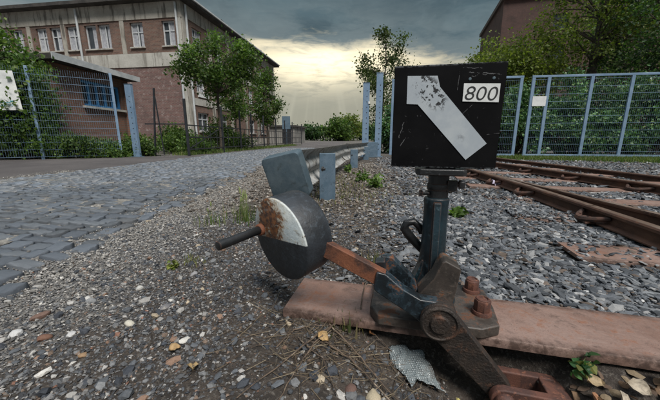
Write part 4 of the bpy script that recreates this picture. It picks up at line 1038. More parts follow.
    for x in (6.0, 15.0):
        mb = MB(); mb.box(o + fdv*x - nf*.3 + zd*(HT + .55), (.5, .5, .7)); mb.build('vent', 'roof_dark', rf)
    # white service door sheets on the ground floor
    slab('signboard', 'white_plate', o, fdv, nf, 1.2, 2.6, 3.62, 4.0 - .06, .10, Mf)
    tag(root, 'large weathered brown brick building with concrete bands and white windows', 'building')
main_building()
def annex():
    A0 = Vector((-8.9, 9.9, 0)); A1 = Vector((-8.72, 13.4, 0)); d = (A1 - A0).normalized(); n = Vector((d.y, -d.x, 0)); zd = Vector((0, 0, 1)); L = (A1 - A0).length
    root = empty('brick_annex', A0); o = Vector((0, 0, 0)); H = 2.98
    holes = [(1.15, 3.0, 1.75, 2.65)]
    mb = MB(); wall_cells(mb, o, d, zd, L, H, holes, n, .16); D = 5.0
    mb.add([o, o - n*D, o - n*D + zd*H, o + zd*H], [(0, 1, 2, 3)]); e = o + d*L; mb.add([e, e - n*D, e - n*D + zd*H, e + zd*H], [(0, 1, 2, 3)]); mb.add([o - n*D, e - n*D, e - n*D + zd*H, o - n*D + zd*H], [(0, 1, 2, 3)])
    w_ = mb.build('wall', 'brick_annex', root); set_wuv(w_)
    window(root, o, d, n, *holes[0], .15, 'blue_frame', 4, 0, False, False, True)
    M = Matrix((d, -n, zd)).transposed()
    mb = MB(); mb.box(e - d*.16 + n*.05 + zd*H*.48, (.40, .16, H*.95), M); p = mb.build('pier', 'brick_annex', root); set_wuv(p)
    mb = MB(); mb.box(o + d*L/2 - n*(D/2 - .2) + zd*(H + .09), (L + .4, D + .4, .16), M); mb.build('roof', 'roof_dark', root)
    mb = MB(); mb.box(o + d*L/2 + n*.415 + zd*(H + .10), (L + .42, .03, .20), M); mb.build('fascia', 'fascia', root)
    tag(root, 'low brown brick annex with pale roof edge and blue window', 'annex')
annex()
def far_block():
    root = empty('brick_tower', (30.8, 58, 0)); 
    mb = MB(); xd = Vector((.96, -.28, 0)).normalized(); n = Vector((xd.y, -xd.x, 0)); zd = Vector((0, 0, 1)); o = Vector((0, 0, 0)); L, H, D = 34, 24.4, 20
    holes = [(8 + 6*i, 10.2 + 6*i, z, z + 2.4) for i in range(4) for z in (4, 9, 14, 19)]
    wall_cells(mb, o, xd, zd, L, H, holes, n, .3); mb.add([o, o - n*D, o - n*D + zd*H, o + zd*H], [(0, 1, 2, 3)]); e = o + xd*L; mb.add([e, e - n*D, e - n*D + zd*H, e + zd*H], [(0, 1, 2, 3)]); mb.add([o + zd*H, e + zd*H, e - n*D + zd*H, o - n*D + zd*H], [(0, 1, 2, 3)])
    w_ = mb.build('wall', 'brick_far', root); set_wuv(w_)
    M = Matrix((xd, -n, zd)).transposed()
    for h in holes: window(root, o, xd, n, *h, .28, 'black_metal', mull=1, curtain=False, sill=False)
    mb = MB(); mb.box(o + xd*L/2 + n*.1 - n*D/2 + zd*(H + .35), (L + .8, D + .8, .7), M); mb.build('parapet', 'brick_far', root); set_wuv(root.children[-1])
    tag(root, 'tall dark red brick block rising behind the trees', 'building')
far_block()
def garages():
    for i, (x, y, wd, h, lab) in enumerate(((-5.1, 32, 2.7, 1.75, 'low grey rendered shed beyond the black fence'),)):
        root = empty('garage', (x, y, 0), -.1)
        mb = MB(); mb.box((0, 3, h/2), (wd, 6, h)); mb.build('wall', 'conc_far', root)
        mb = MB(); mb.box((0, 3, h + .09), (wd + .4, 6.4, .17)); mb.build('roof', 'roof_dark', root)
        mb = MB(); mb.box((wd*.2, -.02, .78), (wd*.35, .05, 1.5)); mb.build('door', 'black_metal' if i == 0 else 'pipe', root)
        tag(root, lab, 'garage')
garages()
root = empty('road_sign', (-3.35, 23.2, 0)); mb = MB(); mb.tube([(0, 0, 0), (0, 0, 2.2)], .03, 8); mb.build('pole', 'galv', root, smooth=True)
mb = MB(); mb.box((0, -.04, 1.75), (.62, .02, .95)); mb.build('panel', 'galv', root); tag(root, 'pale blue grey sign panel on a pole by the black fence', 'sign')

# ------------------------------------------------------------------ foliage
def leaves(centres, sig, per, size, cols, wts, up=.35, seed=0, flat=.8, fine=False):
    g = np.random.default_rng(seed); C = np.repeat(np.array(centres), per, 0); N = len(C)
    sg = np.repeat(np.array(sig if np.ndim(sig) else [sig]*len(centres)), per)[:, None]
    P = C + g.normal(0, 1, (N, 3))*sg*np.array([1, 1, flat])
    d = g.normal(0, 1, (N, 3)); d[:, 2] -= .25; d /= np.linalg.norm(d, axis=1)[:, None]
    nn = g.normal(0, 1, (N, 3)); nn[:, 2] += up*3; b = np.cross(d, nn); b /= np.linalg.norm(b, axis=1)[:, None] + 1e-9
    nr = np.cross(b, d)
    L = size*g.uniform(.45, 1.55, (N, 1)); Wd = L*g.uniform(.32, .5, (N, 1))
    V = np.stack([P, P + d*L*.45 + b*Wd + nr*L*.10, P + d*L, P + d*L*.45 - b*Wd + nr*L*.10], 1)
    pal = np.array(cols); tone = g.uniform(.7, 1.3, (len(centres), 1)); tn = np.repeat(tone**1.5, per, 0)
    c = pal[g.choice(len(pal), N, p=np.array(wts)/sum(wts))]*g.uniform(.8, 1.2, (N, 1))*tn
    if fine:
        V = np.stack([P, P + d*L*.18 + b*Wd*.62 + nr*L*.06, P + d*L*.45 + b*Wd + nr*L*.12, P + d*L*.78 + b*Wd*.55 + nr*L*.05, P + d*L - nr*L*.06, P + d*L*.78 - b*Wd*.55 + nr*L*.05, P + d*L*.45 - b*Wd + nr*L*.12, P + d*L*.18 - b*Wd*.62 + nr*L*.06, P + d*L*.45], 1)
    pal = np.array(cols)
    if fine:
        F = np.array([(0, 1, 2, 8), (8, 2, 3, 4), (8, 4, 5, 6), (0, 8, 6, 7)]); F = (F[None] + (np.arange(N)*9)[:, None, None]).reshape(-1, 4)
        return V.reshape(-1, 3), F, np.repeat(c, 9, 0)
    F = np.arange(N*4).reshape(-1, 4)
    return V.reshape(-1, 3), F, np.repeat(c, 4, 0)
GREEN = [(.062, .115, .028), (.088, .145, .034), (.042, .080, .024), (.125, .18, .042)]
OLIVE = [(.13, .175, .038), (.17, .21, .042), (.085, .122, .03), (.22, .25, .06)]
DARK = [(.036, .080, .030), (.052, .104, .036), (.026, .056, .024), (.08, .13, .042)]
def tree(name, x, y, h, r, z0, label, seed, ncl=60, per=110, size=.10, pal=GREEN, shape=1.0, trunk=.09, sig=.30, lean=(0, 0), mat='leaf', group=None, hollow=.45, zo=0, stems=1):
    g = random.Random(seed); root = empty(name, (x, y, zo))
    cz = (z0 + h)/2; rz = (h - z0)/2
    cl = []
    while len(cl) < ncl:
        p = Vector((g.uniform(-1, 1), g.uniform(-1, 1), g.uniform(-1, 1)))
        if p.length > 1 or p.length < hollow*g.random(): continue
        wz = 1 - .35*shape*max(p.z, 0) - .15*max(-p.z, 0)
        lump = 1 + .28*noise.noise(p*2.1 + Vector((seed, 0, 0)))
        cl.append(Vector((p.x*r*wz*lump + lean[0]*(p.z + 1)/2, p.y*r*wz*lump + lean[1]*(p.z + 1)/2, cz + p.z*rz*lump)))
    mb = MB(); tops = []
    for s_ in range(stems):
        o0 = Vector((g.uniform(-.15, .15)*(stems > 1), g.uniform(-.15, .15)*(stems > 1), 0)); pts = [o0 + Vector((0, 0, -.1))]; n = 9
        dv = Vector((g.uniform(-.5, .5)*(stems > 1), g.uniform(-.3, .3)*(stems > 1), 0))
        for k in range(1, n + 1):
            t = k/n; pts.append(o0 + Vector((lean[0]*t*.7 + g.uniform(-.06, .06)*h*.12 + dv.x*t*r, lean[1]*t*.7 + g.uniform(-.06, .06)*h*.12 + dv.y*t*r, t*h*.92)))
        mb.tube(pts, [trunk*(1.25 if k == 0 else 1 - .9*k/n) + .006 for k in range(n + 1)], 9); tops.append(pts)
    for c_ in cl:
        pts = g.choice(tops); cand = [p for p in pts[2:] if p.z < c_.z + .1] or [pts[2]]
        b = min(cand, key=lambda p: abs(p.z - (c_.z - (c_ - p).length*.45))); mid = b.lerp(c_, .5) + Vector((g.uniform(-.1, .1), g.uniform(-.1, .1), .08*(c_ - b).length))
        rr_ = trunk*.22 + .004; mb.tube([b, mid, c_], [rr_, rr_*.6, rr_*.22], 5)
        for q in range(2):
            e = c_ + Vector((g.gauss(0, sig), g.gauss(0, sig), g.gauss(0, sig))); mb.tube([mid.lerp(c_, .5), e], [rr_*.4, rr_*.12], 4, cap=False)
    mb.build('trunk', 'bark', root, smooth=True)
    V, F, Cc = leaves([c_[:] for c_ in cl], [sig*g.uniform(.7, 1.25) for _ in cl], per, size, pal, [4, 4, 3, 1.6], seed=seed)
    me = np_mesh('crown', V, F, Cc); link('crown', me, mat, root)
    return tag(root, label, 'tree', group)
tree('street_tree', -4.95, 13.6, 4.95, 1.75, 2.5, 'broad leafy street tree before the brick facade', 3, 62, 170, .095, GREEN, .5, .085, .21, hollow=.9)
tree('street_tree', -4.2, 20.2, 4.9, 1.15, 1.6, 'narrower street tree farther along the black fence', 8, 40, 130, .11, GREEN, .8, .07, .21, hollow=.9)
tree('street_tree', -5.4, 17.3, 3.6, .9, 1.6, 'small street tree standing between the two larger ones', 15, 24, 130, .10, GREEN, .8, .05, .2)
tree('ash_tree', 3.1, 18.6, 6.9, 1.6, 1.6, 'slender loose crowned tree rising behind the gate posts', 21, 46, 140, .105, [(.05, .075, .026), (.07, .10, .03), (.035, .055, .02), (.10, .13, .05)], .6, .09, .24, (.3, 0), hollow=.9)
tree('lime_tree', 10.3, 16.2, 6.2, 2.1, 1.8, 'olive bushy tree rising beside the brick tower', 34, 66, 160, .105, OLIVE, .5, .12, .32, hollow=.8)
tree('lime_tree', 8.7, 16.8, 5.6, 1.9, 1.6, 'yellowish bush tree close behind the arrow board', 37, 60, 160, .105, OLIVE, .5, .1, .3, hollow=.8)
tree('lime_tree', 12.0, 14.4, 9.6, 2.6, 4.3, 'olive tree with several bare trunks behind the gate', 31, 56, 170, .10, OLIVE, .2, .2, .34, stems=3, hollow=.9)
tree('maple_tree', 13.9, 12.6, 9.5, 2.5, 1.4, 'dark dense tree towering above the right end of gate', 41, 90, 190, .105, DARK, .2, .16, .34)
tree('maple_tree', 21.5, 22.5, 12.5, 4.0, 3.0, 'tall dark tree far behind the olive trees', 44, 50, 140, .17, GREEN, .3, .2, .5, hollow=.9)
for i, (x, y, h, r, pal, lab) in enumerate(((1.8, 60, 4.2, 3.0, GREEN, 'rounded bush tree at the far end of the road'), (4.2, 66, 5.0, 3.2, OLIVE, 'yellowish bush tree far beyond the guardrail'), (-3.6, 70, 3.4, 3.6, DARK, 'far dark tree left of the road end'), (-9.0, 90, 3.6, 4.5, DARK, 'farthest dark tree behind the pale shed'), (9.5, 78, 4.6, 4.0, DARK, 'far dark tree hidden behind the arrow board'))):
    tree('bush_tree', x, y, h, r, .4, lab, 60 + i, 46, 70, .42, pal, .3, .12, .65)

def bush(name, x, y, rx, ry, h, label, seed, n=40, per=130, size=.09, pal=DARK, mat='ivy', sig=.16, z0=.0, group=None, rz=0, prof=None, cat='shrub'):
    """stems fan out from the base, leaf clumps follow the outside of an uneven mound"""
    g = random.Random(seed); root = empty(name, (x, y, 0), rz); cl = []
    while len(cl) < n:
        u, v, q = g.uniform(-1, 1), g.uniform(-1, 1), g.random()
        if u*u + v*v > 1: continue
        hm = h*(1 - .55*(u*u + v*v)**1.5)*(1 + .30*noise.noise(Vector((u*2.2 + seed, v*2.2, 0))))
        if prof: hm *= prof(u)
        zz = z0 + hm*(1 - .85*q*q)
        cl.append(Vector((u*rx, v*ry, max(zz, .06))))
    mb = MB()
    for c_ in cl:
        b = Vector((c_.x*.35 + g.uniform(-.1, .1), c_.y*.35, 0)); mid = b.lerp(c_, .55) + Vector((g.uniform(-.08, .08), g.uniform(-.08, .08), .06)); mb.tube([b, mid, c_], [.016, .010, .004], 5)
    mb.build('stems', 'bark', root, smooth=True)
    V, F, Cc = leaves([c_[:] for c_ in cl], sig, per, size, pal, [4, 4, 3, 1.6], up=.2, seed=seed); V[:, 2] = np.maximum(V[:, 2], .012)
    link('foliage', np_mesh('foliage', V, F, Cc), mat, root)
    return tag(root, label, cat, group)
IVY = [(.062, .14, .058), (.095, .185, .068), (.036, .085, .042), (.16, .24, .085)]
# bank of ivy behind the gate
for i, (x, y, rx, ry, h, lab) in enumerate(((4.6, 11.3, 1.3, .8, 2.0, 'ivy mound behind the gate close to the arrow board'), (6.6, 10.9, 1.4, .9, 2.1, 'ivy mound behind the notice on the gate'), (8.6, 10.6, 1.5, .9, 2.25, 'dense ivy mound at the middle of wide gate leaf'), (10.6, 10.2, 1.6, 1.0, 2.5, 'high ivy mound near the right end of wide gate leaf'), (12.8, 10.0, 1.8, 1.1, 3.0, 'tallest ivy mound under the dark dense tree'), (2.7, 11.9, .8, .6, 1.5, 'small green shrub behind the leaf beside the twin posts'))):
    bush('ivy_bank', x, y, rx, ry, h, lab, 80 + i, 70, 260, .08, IVY, 'ivy', .17)
# left shrubs
bush('climbing_shrub', -9.35, 8.75, 1.25, .8, 3.45, 'tall leafy shrub climbing over the mesh fence', 101, 95, 240, .085, GREEN, 'leaf', .22, prof=lambda u: 1.0 - .18*max(u, 0))
bush('climbing_shrub', -11.0, 8.2, 1.2, .9, 3.4, 'dense shrub at the outer end of mesh fence', 103, 70, 200, .085, DARK, 'leaf', .22)
for i, (x, y, rx, h, lab) in enumerate(((-7.75, 9.0, .6, .6, 'low bramble growing under the white sign panel'), (-7.0, 9.45, .55, .45, 'low bramble growing through the foot of mesh fence'), (-6.35, 9.95, .5, .55, 'small bramble behind the thick slotted post'), (-8.6, 8.55, .6, .9, 'dark bramble at the foot of climbing shrub'))):
    bush('bramble', x, y, rx, .35, h, lab, 110 + i, 26, 170, .062, GREEN, 'leaf', .13)
for i, (x, y, rx, h, lab) in enumerate(((-6.0, 12.0, .6, .7, 'rounded shrub between slotted post and black fence'), (-5.3, 11.7, .4, .5, 'low shrub at the first black fence post'), (-6.9, 13.2, .6, .9, 'shrub before the peeling brick wall'), (-4.9, 15.6, .8, .7, 'low shrub under the broad street tree'), (-5.2, 14.2, .6, 1.3, 'upright shrub beside the trunk of broad street tree'))):
    bush('shrub', x, y, rx, .5, h, lab, 120 + i, 26, 150, .072, GREEN, 'leaf', .17)

# ------------------------------------------------------------------ grass, weeds, litter
def blades(pos, hgt, wid, cols, seed=0, bend=.5):
    g = np.random.default_rng(seed); N = len(pos); a = g.uniform(0, 2*np.pi, N); dx = np.stack([np.cos(a), np.sin(a), np.zeros(N)], 1); sd_ = np.stack([-np.sin(a), np.cos(a), np.zeros(N)], 1)
    H = (hgt*g.uniform(.5, 1.2, N))[:, None]; Wd = (wid*g.uniform(.7, 1.3, N))[:, None]; B = (bend*g.uniform(.1, 1.1, N))[:, None]; up = np.array([0, 0, 1.])
    p1 = pos + up*H*.5 + dx*H*B*.22; p2 = pos + up*H*(1 - .25*B) + dx*H*B*.75
    V = np.stack([pos - sd_*Wd, pos + sd_*Wd, p1 + sd_*Wd*.7, p1 - sd_*Wd*.7, p2], 1)
    F = np.array([(0, 1, 2), (0, 2, 3), (3, 2, 4)]); F = (F[None] + (np.arange(N)*5)[:, None, None]).reshape(-1, 3)
    c = np.array(cols)[g.choice(len(cols), N)]*g.uniform(.75, 1.25, (N, 1))
    return V.reshape(-1, 3), F, np.repeat(c, 5, 0)
GRS = [(.075, .13, .03), (.11, .16, .04), (.15, .17, .06)]
def grass_patch(name, xy, h, wdt, label, seed, cols=GRS):
    P = np.c_[xy, np.array([max(gz(x, y), -.002) if y < 10 else 0 for x, y in xy])]
    V, F, C_ = blades(P, h, wdt, cols, seed); o = link(name, np_mesh(name, V, F, C_), 'blade'); tag(o, label, 'grass', kind='stuff')
n = 9000; t = RG.uniform(0, 1, n); P = np.stack([GA.x + 1.5 + t*(8.0), GA.y - (t*8.0 + 1.5)*.14 + RG.normal(0, .28, n) + .05], 1)
grass_patch('grass', P, .13, .008, 'strip of short green grass along the foot of wide gate leaf', 3)
n = 7000; t = RG.uniform(0, 1, n); P = np.stack([-5.2 + t*2.2 + RG.normal(0, .22, n), 10.2 + t*14], 1); grass_patch('grass', P, .14, .010, 'grass growing along the foot of the black fence', 4)
n = 2500; P = np.stack([RG.normal(.15, .35, n), RG.normal(3.6, .8, n)], 1); P = P[(P[:, 1] > 2.5)]; grass_patch('grass', P[:700], .05, .004, 'sparse low grass beside the guardrail posts', 5, [(.16, .17, .06), (.12, .15, .045), (.24, .21, .11)])
n = 1500; P = np.stack([GA.x + RG.uniform(2.2, 7.5, n), RG.normal(8.3, .18, n)], 1); grass_patch('grass', P, .08, .007, 'sparse grass between the far rail and the gate', 6)
n = 9000; xx_ = RG.uniform(5.0, 10.0, n); P = np.stack([xx_, 8.75 - (xx_ - 5)*.16 - np.abs(RG.normal(0, .45, n))*(.3 + (xx_ - 5)*.32)], 1); P = P[(P[:, 1] > 4.5)]; grass_patch('grass', P, .11, .009, 'unmown grass spreading over bare ground beside the far rail', 9)

def tuft(x, y, h, nb, spread, label, seed, cols=GRS, heads=0, w_=.0022):
    root = empty('grass_tuft', (x, y, gz(x, y)-.002)); g = np.random.default_rng(seed)
    P = np.c_[g.normal(0, spread, (nb, 2)), np.zeros(nb)]; V, F, C_ = blades(P, h, w_, cols, seed, .7); link('blades', np_mesh('blades', V, F, C_), 'blade', root)['kind'] = 'stuff'
    for k in range(heads):
        a = g.uniform(0, 6.28); hh = h*g.uniform(1.0, 1.5); e = Vector((math.cos(a)*.03, math.sin(a)*.03, hh)); mb = MB(); mb.tube([(0, 0, 0), e*.55 + Vector((0, 0, .01)), e], [.0015, .0012, .001], 5); st_ = mb.build('stalk', 'straw_green', root)
        mb = MB(); mb.tube([e*.82, e*.9, e, e*1.08], [.002, .0065, .0055, .001], 6); mb.build('seed_head', 'straw_green', st_)
    tag(root, label, 'grass tuft')
MT['straw_green'] = pm('green_seed_head', (.17, .22, .08), (.25, .27, .12), 20, .8, 0, bump=0)
tuft(-.62, 2.08, .17, 60, .045, 'tall grass tuft with seed heads behind the counterweight', 1, heads=7)
tuft(-.70, 2.25, .14, 40, .05, 'grass tuft with seed heads by the guardrail end cap', 2, heads=4)
tuft(-.84, 2.0, .11, 40, .05, 'shorter grass tuft on verge edge before the cobbles', 3, heads=2)
tuft(-.68, 1.36, .04, 40, .03, 'small yellowish grass tuft in the open verge', 4, [(.17, .19, .05), (.22, .22, .08)])
tuft(.24, 1.37, .06, 60, .04, 'yellowish grass tuft beyond the lever socket', 5, [(.2, .19, .09), (.14, .16, .05), (.28, .23, .13)])
tuft(.06, .885, .055, 60, .035, 'flattened grass tuft below the front of sleeper', 7, [(.08, .10, .035), (.18, .15, .08)], w_=.003)
def weed(x, y, h, label, seed, n=7, size=.03, pal=((.09, .16, .035), (.13, .20, .05), (.07, .12, .03))):
    root = empty('weed', (x, y, gz(x, y)-.002)); g = random.Random(seed); mb = MB(); cl = []
    for k in range(n):
        a = g.uniform(0, 6.28); l = g.uniform(.4, 1); e = Vector((math.cos(a)*h*.55*l, math.sin(a)*h*.55*l, h*g.uniform(.45, 1))); mb.tube([(0, 0, 0), e*.5 + Vector((0, 0, h*.1)), e], [.0022, .0018, .001], 5); cl += [e[:], (e*.75)[:], (e*.5)[:]]
    mb.build('stems', 'straw_green', root)
    V, F, C_ = leaves(cl, size*.4, 4, size, list(pal), [1]*len(pal), up=.5, seed=seed, fine=True); V[:, 2] = np.maximum(V[:, 2], .003); link('leaves', np_mesh('leaves', V, F, C_), 'leaf', root)
    tag(root, label, 'weed')
weed(.56, 3.55, .17, 'bright green leafy weed in gravel right of the guardrail', 1, 12, .045)
weed(.44, 4.1, .14, 'smaller green weed near the second guardrail post', 2, 9, .04)
weed(.98, 2.17, .06, 'low green weed in the ballast right of the column', 3, 10, .04)
weed(.30, 5.2, .14, 'faint weed at the foot of second guardrail post', 4, 8, .04)
weed(.685, .698, .055, 'small broad leaved weed in the litter before the sleeper', 5, 3, .026, ((.05, .13, .05), (.08, .17, .06), (.16, .17, .05)))
weed(-.74, 1.30, .03, 'tiny yellow green weed on the open verge', 6, 5, .018, ((.18, .2, .05), (.13, .17, .04)))
# straw lying about
def straw():
    N = 1150; P = []
    while len(P) < N:
        if random.random() < .5: x, y = random.gauss(.12, .22), random.gauss(1.8, .6)
        elif random.random() < .55: x, y = random.gauss(.02, .16), random.gauss(.80, .10)
        else: x, y = random.uniform(.3, 1.2), random.gauss(1.6, .4)
        if y < .5 or on_sleeper(np.array([[x, y]]))[0]: continue
        P.append((x, y, gz(x, y) + random.uniform(.002, .012)))
    P = np.array(P); g = RG; a = g.uniform(0, 6.28, N); L = g.uniform(.012, .06, N); d = np.stack([np.cos(a), np.sin(a), g.normal(0, .12, N)], 1)*L[:, None]; s_ = np.stack([-np.sin(a), np.cos(a), np.zeros(N)], 1)*g.uniform(.0004, .0010, N)[:, None]
    u = np.array([0, 0, .0012]); V = np.stack([P - d - s_, P - d + s_, P + d + s_, P + d - s_, P - d + u, P + d + u], 1)
    F = np.array([(0, 4, 5), (0, 5, 3), (4, 1, 2), (4, 2, 5)]); F = (F[None] + (np.arange(N)*6)[:, None, None]).reshape(-1, 3)
    c = np.array([(.15, .115, .075), (.11, .08, .055), (.23, .185, .125), (.07, .05, .036)])[g.choice(4, N)]*g.uniform(.7, 1.2, (N, 1))
    o = link('straw', np_mesh('straw', V.reshape(-1, 3), F, np.repeat(c, 6, 0)), 'straw'); tag(o, 'loose dry straw and stalks lying over the gravel', 'straw', kind='stuff')
straw()
def twig(pts, r, label, name='twig', group=None):
    P = []
    for i, (x, y, dz) in enumerate(pts): P.append(Vector((x, y, gz(x, y) + dz)))
    o0 = P[0].copy(); fine = []
    for i in range(len(P)-1):
        for k in range(5):
            q = P[i].lerp(P[i+1], k/5); fine.append(q - o0 + Vector((random.uniform(-1, 1), random.uniform(-1, 1), random.uniform(-.4, 1)))*.0022)
    fine.append(P[-1] - o0); n = len(fine); mb = MB(); mb.tube(fine, [r*.68*(1 - .65*k/n)*random.uniform(.85, 1.2) for k in range(n)], 7); o = mb.build(name, 'twig', None, smooth=True); o.location = o0
    tag(o, label, 'twig', group)
twig([(.02, .87, .012), (-.06, .78, .016), (-.13, .69, .012), (-.22, .58, .012)], .0045, 'thick dry twig pointing away from the sleeper end')
twig([(.015, .865, .016), (-.05, .76, .02), (-.09, .66, .018), (-.13, .55, .014)], .0042, 'reddish twig beside the thick one')
twig([(.0, .86, .014), (.08, .77, .016), (.15, .69, .016), (.24, .60, .02)], .0042, 'pale twig running toward the tan stone')
twig([(-.03, .80, .010), (.06, .74, .012), (.15, .66, .014), (.22, .58, .012)], .005, 'grey twig lying below the pale one')
twig([(-.12, .83, .008), (-.06, .85, .012), (.02, .86, .012)], .0028, 'thin stalk along the sleeper end')
twig([(-.10, .80, .008), (-.02, .72, .014), (.02, .62, .010)], .0026, 'thin stalk crossing the twigs')
twig([(-.16, .76, .008), (-.11, .84, .010), (-.09, .92, .010)], .0026, 'thin stalk lying left of the twig pile')
twig([(.23, .80, .012), (.16, .84, .018), (.10, .90, .012)], .0022, 'short stalk lying by the bubble wrap')
twig([(.42, 1.24, .014), (.52, 1.32, .02), (.62, 1.50, .02)], .003, 'dry stalk on the ballast behind the base plate')
twig([(.25, 1.26, .014), (.31, 1.34, .02), (.40, 1.42, .02)], .003, 'dry twig on the gravel behind the lever socket')
# long straw hanging over the sleeper
mb = MB(); mb.tube([(0, 0, 0), (.004, .02, .05), (.012, .06, .088), (.022, .12, .089), (.04, .20, .088), (.07, .32, .075), (.12, .45, .07)], [.0022]*6 + [.0012], 6); o = mb.build('dry_stalk', 'twig', None, smooth=True); o.location = (.095, .855, -.062); tag(o, 'long dry stalk lying across the sleeper by the lever', 'stalk')
# dry leaves
def dry_leaf(x, y, s, col, label, seed, rz, tilt=(.3, .2), dz=.012):
    g = random.Random(seed); m = pm('dry_leaf_colour', col, tuple(q*.6 for q in col), 60, .75, 0, bump=.3, bs=160, bd=.002)
    n = 7; vs = []; fs = []
    for i in range(n):
        t = i/(n-1); wv = s*.42*math.sin(math.pi*(t**.8))**.8*(1 + g.uniform(-.15, .15)) + .0004; cz = s*.22*math.sin(t*3.0 + g.random())
        for k, f in enumerate((-1, -.5, 0, .5, 1)): vs.append((s*(t - .5)*1.1, wv*f, cz + abs(f)**1.5*s*(.18 + .1*g.random()) + g.uniform(-.03, .03)*s))
    for i in range(n-1):
        for k in range(4): fs.append((i*5+k, (i+1)*5+k, (i+1)*5+k+1, i*5+k+1))
    nv = len(vs); vs += [(a, b, c-.0008) for a, b, c in vs]; fs += [tuple(q + nv for q in f)[::-1] for f in fs]
    mb = MB(); mb.add(vs, fs); o = mb.build('dry_leaf', m, None, smooth=True); o.location = (x, y, gz(x, y) + dz); o.rotation_euler = (tilt[0], tilt[1], rz); tag(o, label, 'leaf')
dry_leaf(-.02, .80, .035, (.42, .28, .13), 'curled tan leaf among the dry twigs', 1, -.6)
dry_leaf(.13, .86, .030, (.36, .17, .07), 'small orange leaf against the sleeper front', 2, 1.2, (.9, .3))
dry_leaf(.37, .70, .034, (.45, .40, .15), 'yellow leaf under the link arm', 3, 1.0)
dry_leaf(.605, .712, .062, (.42, .38, .33), 'large bleached leaf leaning at the clevis', 4, 1.35, (.5, .5), .03)
dry_leaf(.70, .655, .036, (.36, .27, .16), 'crisp tan leaf in the litter by the weed', 5, -.3, (.4, -.2), .02)
dry_leaf(.675, .622, .045, (.34, .17, .09), 'reddish brown leaf in the litter', 6, .5, (.3, .4), .02)
dry_leaf(.785, .63, .045, (.40, .34, .26), 'cream leaf at the outer end of the litter', 7, -.6, (.5, .1), .02)
dry_leaf(.62, .605, .040, (.30, .20, .12), 'dull brown leaf beside the connecting rod', 8, .9, (.2, .3), .015)
dry_leaf(.86, .645, .042, (.34, .28, .20), 'pale leaf tucked under the sleeper lip', 9, .2, (.4, .4), .02)
dry_leaf(-.45, .74, .030, (.38, .25, .12), 'small brown leaf lying on bare verge', 10, .8, (.2, .2), .006)
dry_leaf(-.36, .66, .034, (.42, .30, .15), 'tan leaf on the bare dirt left of the twigs', 11, 2.0, (.2, .2), .008)
dry_leaf(.28, .66, .04, (.26, .18, .11), 'brown leaf between bubble wrap and link arm', 12, 2.2, (.2, .2), .012)
dry_leaf(.735, .612, .042, (.42, .36, .28), 'bleached curled leaf at the frame end of the litter', 13, .3, (.4, .2), .02)
dry_leaf(.43, .62, .035, (.30, .22, .14), 'dull brown leaf left of the clevis pin', 14, 1.9, (.2, .2), .012)
dry_leaf(.40, .66, .03, (.24, .15, .09), 'dark curled leaf beside the yellow scrap', 15, .4, (.2, .3), .012)
def litter():
    g = np.random.default_rng(77); n = 420; r = g.uniform(.12, .78, n); u = g.normal(-.24, .06, n); P = OX + r[:, None]*RX + u[:, None]*UX
    P = P[(u < -.14)]; s_ = g.uniform(.003, .011, len(P))
    o = scatter('leaf_litter', np.c_[P, gzv(P) + g.uniform(.002, .014, len(P))], s_, [(.16, .10, .06), (.09, .06, .042), (.26, .20, .13), (.05, .038, .03), (.36, .32, .26)], [30, 30, 18, 20, 6], 'ico', (.08, .2), (1.0, 2.4), .3, tilt=.45)
    tag(o, 'crumbled brown leaf litter in the hollow before the sleeper', 'leaf litter', kind='stuff')
litter()
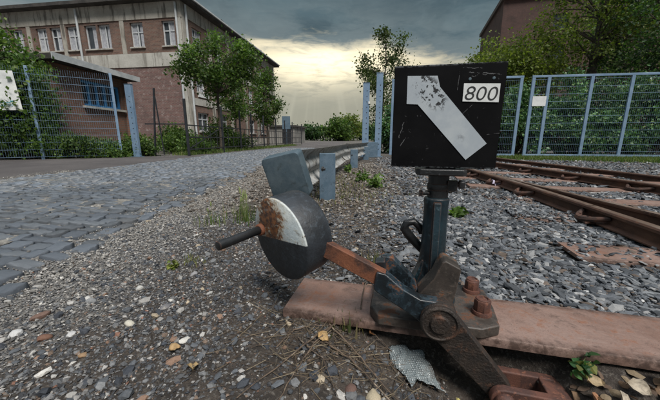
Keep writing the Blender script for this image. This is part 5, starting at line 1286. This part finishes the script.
# scraps
def scrap(name, x, y, pts, col, label, cat, thick=.0008, dz=.01, rot=(0, 0, 0), crump=.006, rough=.5, seed=0, wrap=False):
    m, t, b = new_mat(name + '_sheet'); co = t.node('ShaderNodeTexCoord').outputs['Object']
    if wrap:
        vn = t.node('ShaderNodeTexVoronoi'); vn.inputs['Randomness'].default_value = .12; vn.inputs['Scale'].default_value = 150.0; t.put(vn.inputs['Vector'], co); v = vn.outputs[0]; h_ = t.smooth(v, .55, .15); n_ = t.noise(co, 30, 5, .6)
        c = t.mix(h_, (.17, .20, .21), (.42, .46, .47)); c = t.mix(t.smooth(n_, .55, .7, 0, .8), c, (.13, .12, .11)); t.put(b.inputs['Base Color'], c)
        t.put(b.inputs['Normal'], t.bump(h_, .9, .004)); b.inputs['Roughness'].default_value = .25; b.inputs['Alpha'].default_value = .93
    else:
        n_ = t.noise(co, 40, 5, .6); t.put(b.inputs['Base Color'], t.mix(t.smooth(n_, .5, .7), col, tuple(q*.5 for q in col))); b.inputs['Roughness'].default_value = rough
    n = 16; xs = [p[0] for p in pts]; ys = [p[1] for p in pts]; g = random.Random(seed)
    bm = bmesh.new(); f = bm.faces.new([bm.verts.new((a, b_, 0)) for a, b_ in pts]); bmesh.ops.triangulate(bm, faces=[f]); bmesh.ops.subdivide_edges(bm, edges=bm.edges, cuts=7, use_grid_fill=True)
    S_ = max(max(xs) - min(xs), max(ys) - min(ys))
    for v in bm.verts: v.co.z = crump*(noise.noise(Vector((v.co.x/S_*3 + seed, v.co.y/S_*3, 0)))*1.6 + noise.noise(Vector((v.co.x/S_*9, v.co.y/S_*9 + seed, 0)))*.6)
    me = bpy.data.meshes.new(name); bm.to_mesh(me); bm.free(); o = link(name, me, m, smooth=True); so = o.modifiers.new('thick', 'SOLIDIFY'); so.thickness = thick
    o.location = (x, y, gz(x, y) + dz); o.rotation_euler = rot; tag(o, label, cat)
scrap('bubble_wrap', .262, .785, [(-.065, .062), (-.02, .068), (.0, .055), (.045, .045), (.055, .0), (.052, -.03), (.068, -.075), (.03, -.055), (-.01, -.04), (-.03, -.062), (-.045, -.02), (-.072, .01)], (.4, .4, .4), 'crumpled sheet of bubble wrap below the pivot', 'bubble wrap', .003, .026, (.42, .10, .15), .012, wrap=True, seed=3)
scrap('paper_scrap', .612, .655, [(-.014, .018), (.012, .02), (.016, -.016), (-.010, -.020)], (.68, .70, .74), 'small white paper scrap before the weed', 'paper', .0008, .02, (.5, .3, .4), .004, seed=5)
scrap('paper_scrap', .335, .69, [(-.01, .015), (.012, .01), (.01, -.014), (-.012, -.012)], (.5, .46, .22), 'tiny yellow scrap beside the bubble wrap', 'paper', .0008, .015, (.4, .2, .9), .004, seed=6)
scrap('crumpled_wrapper', 2.07, 3.62, [(-.06, .04), (.05, .05), (.07, -.03), (-.05, -.045)], (.56, .52, .66), 'pale lilac wrapper lying against the nearest rail', 'wrapper', .001, .05, (.5, .2, .3), .04, seed=8)
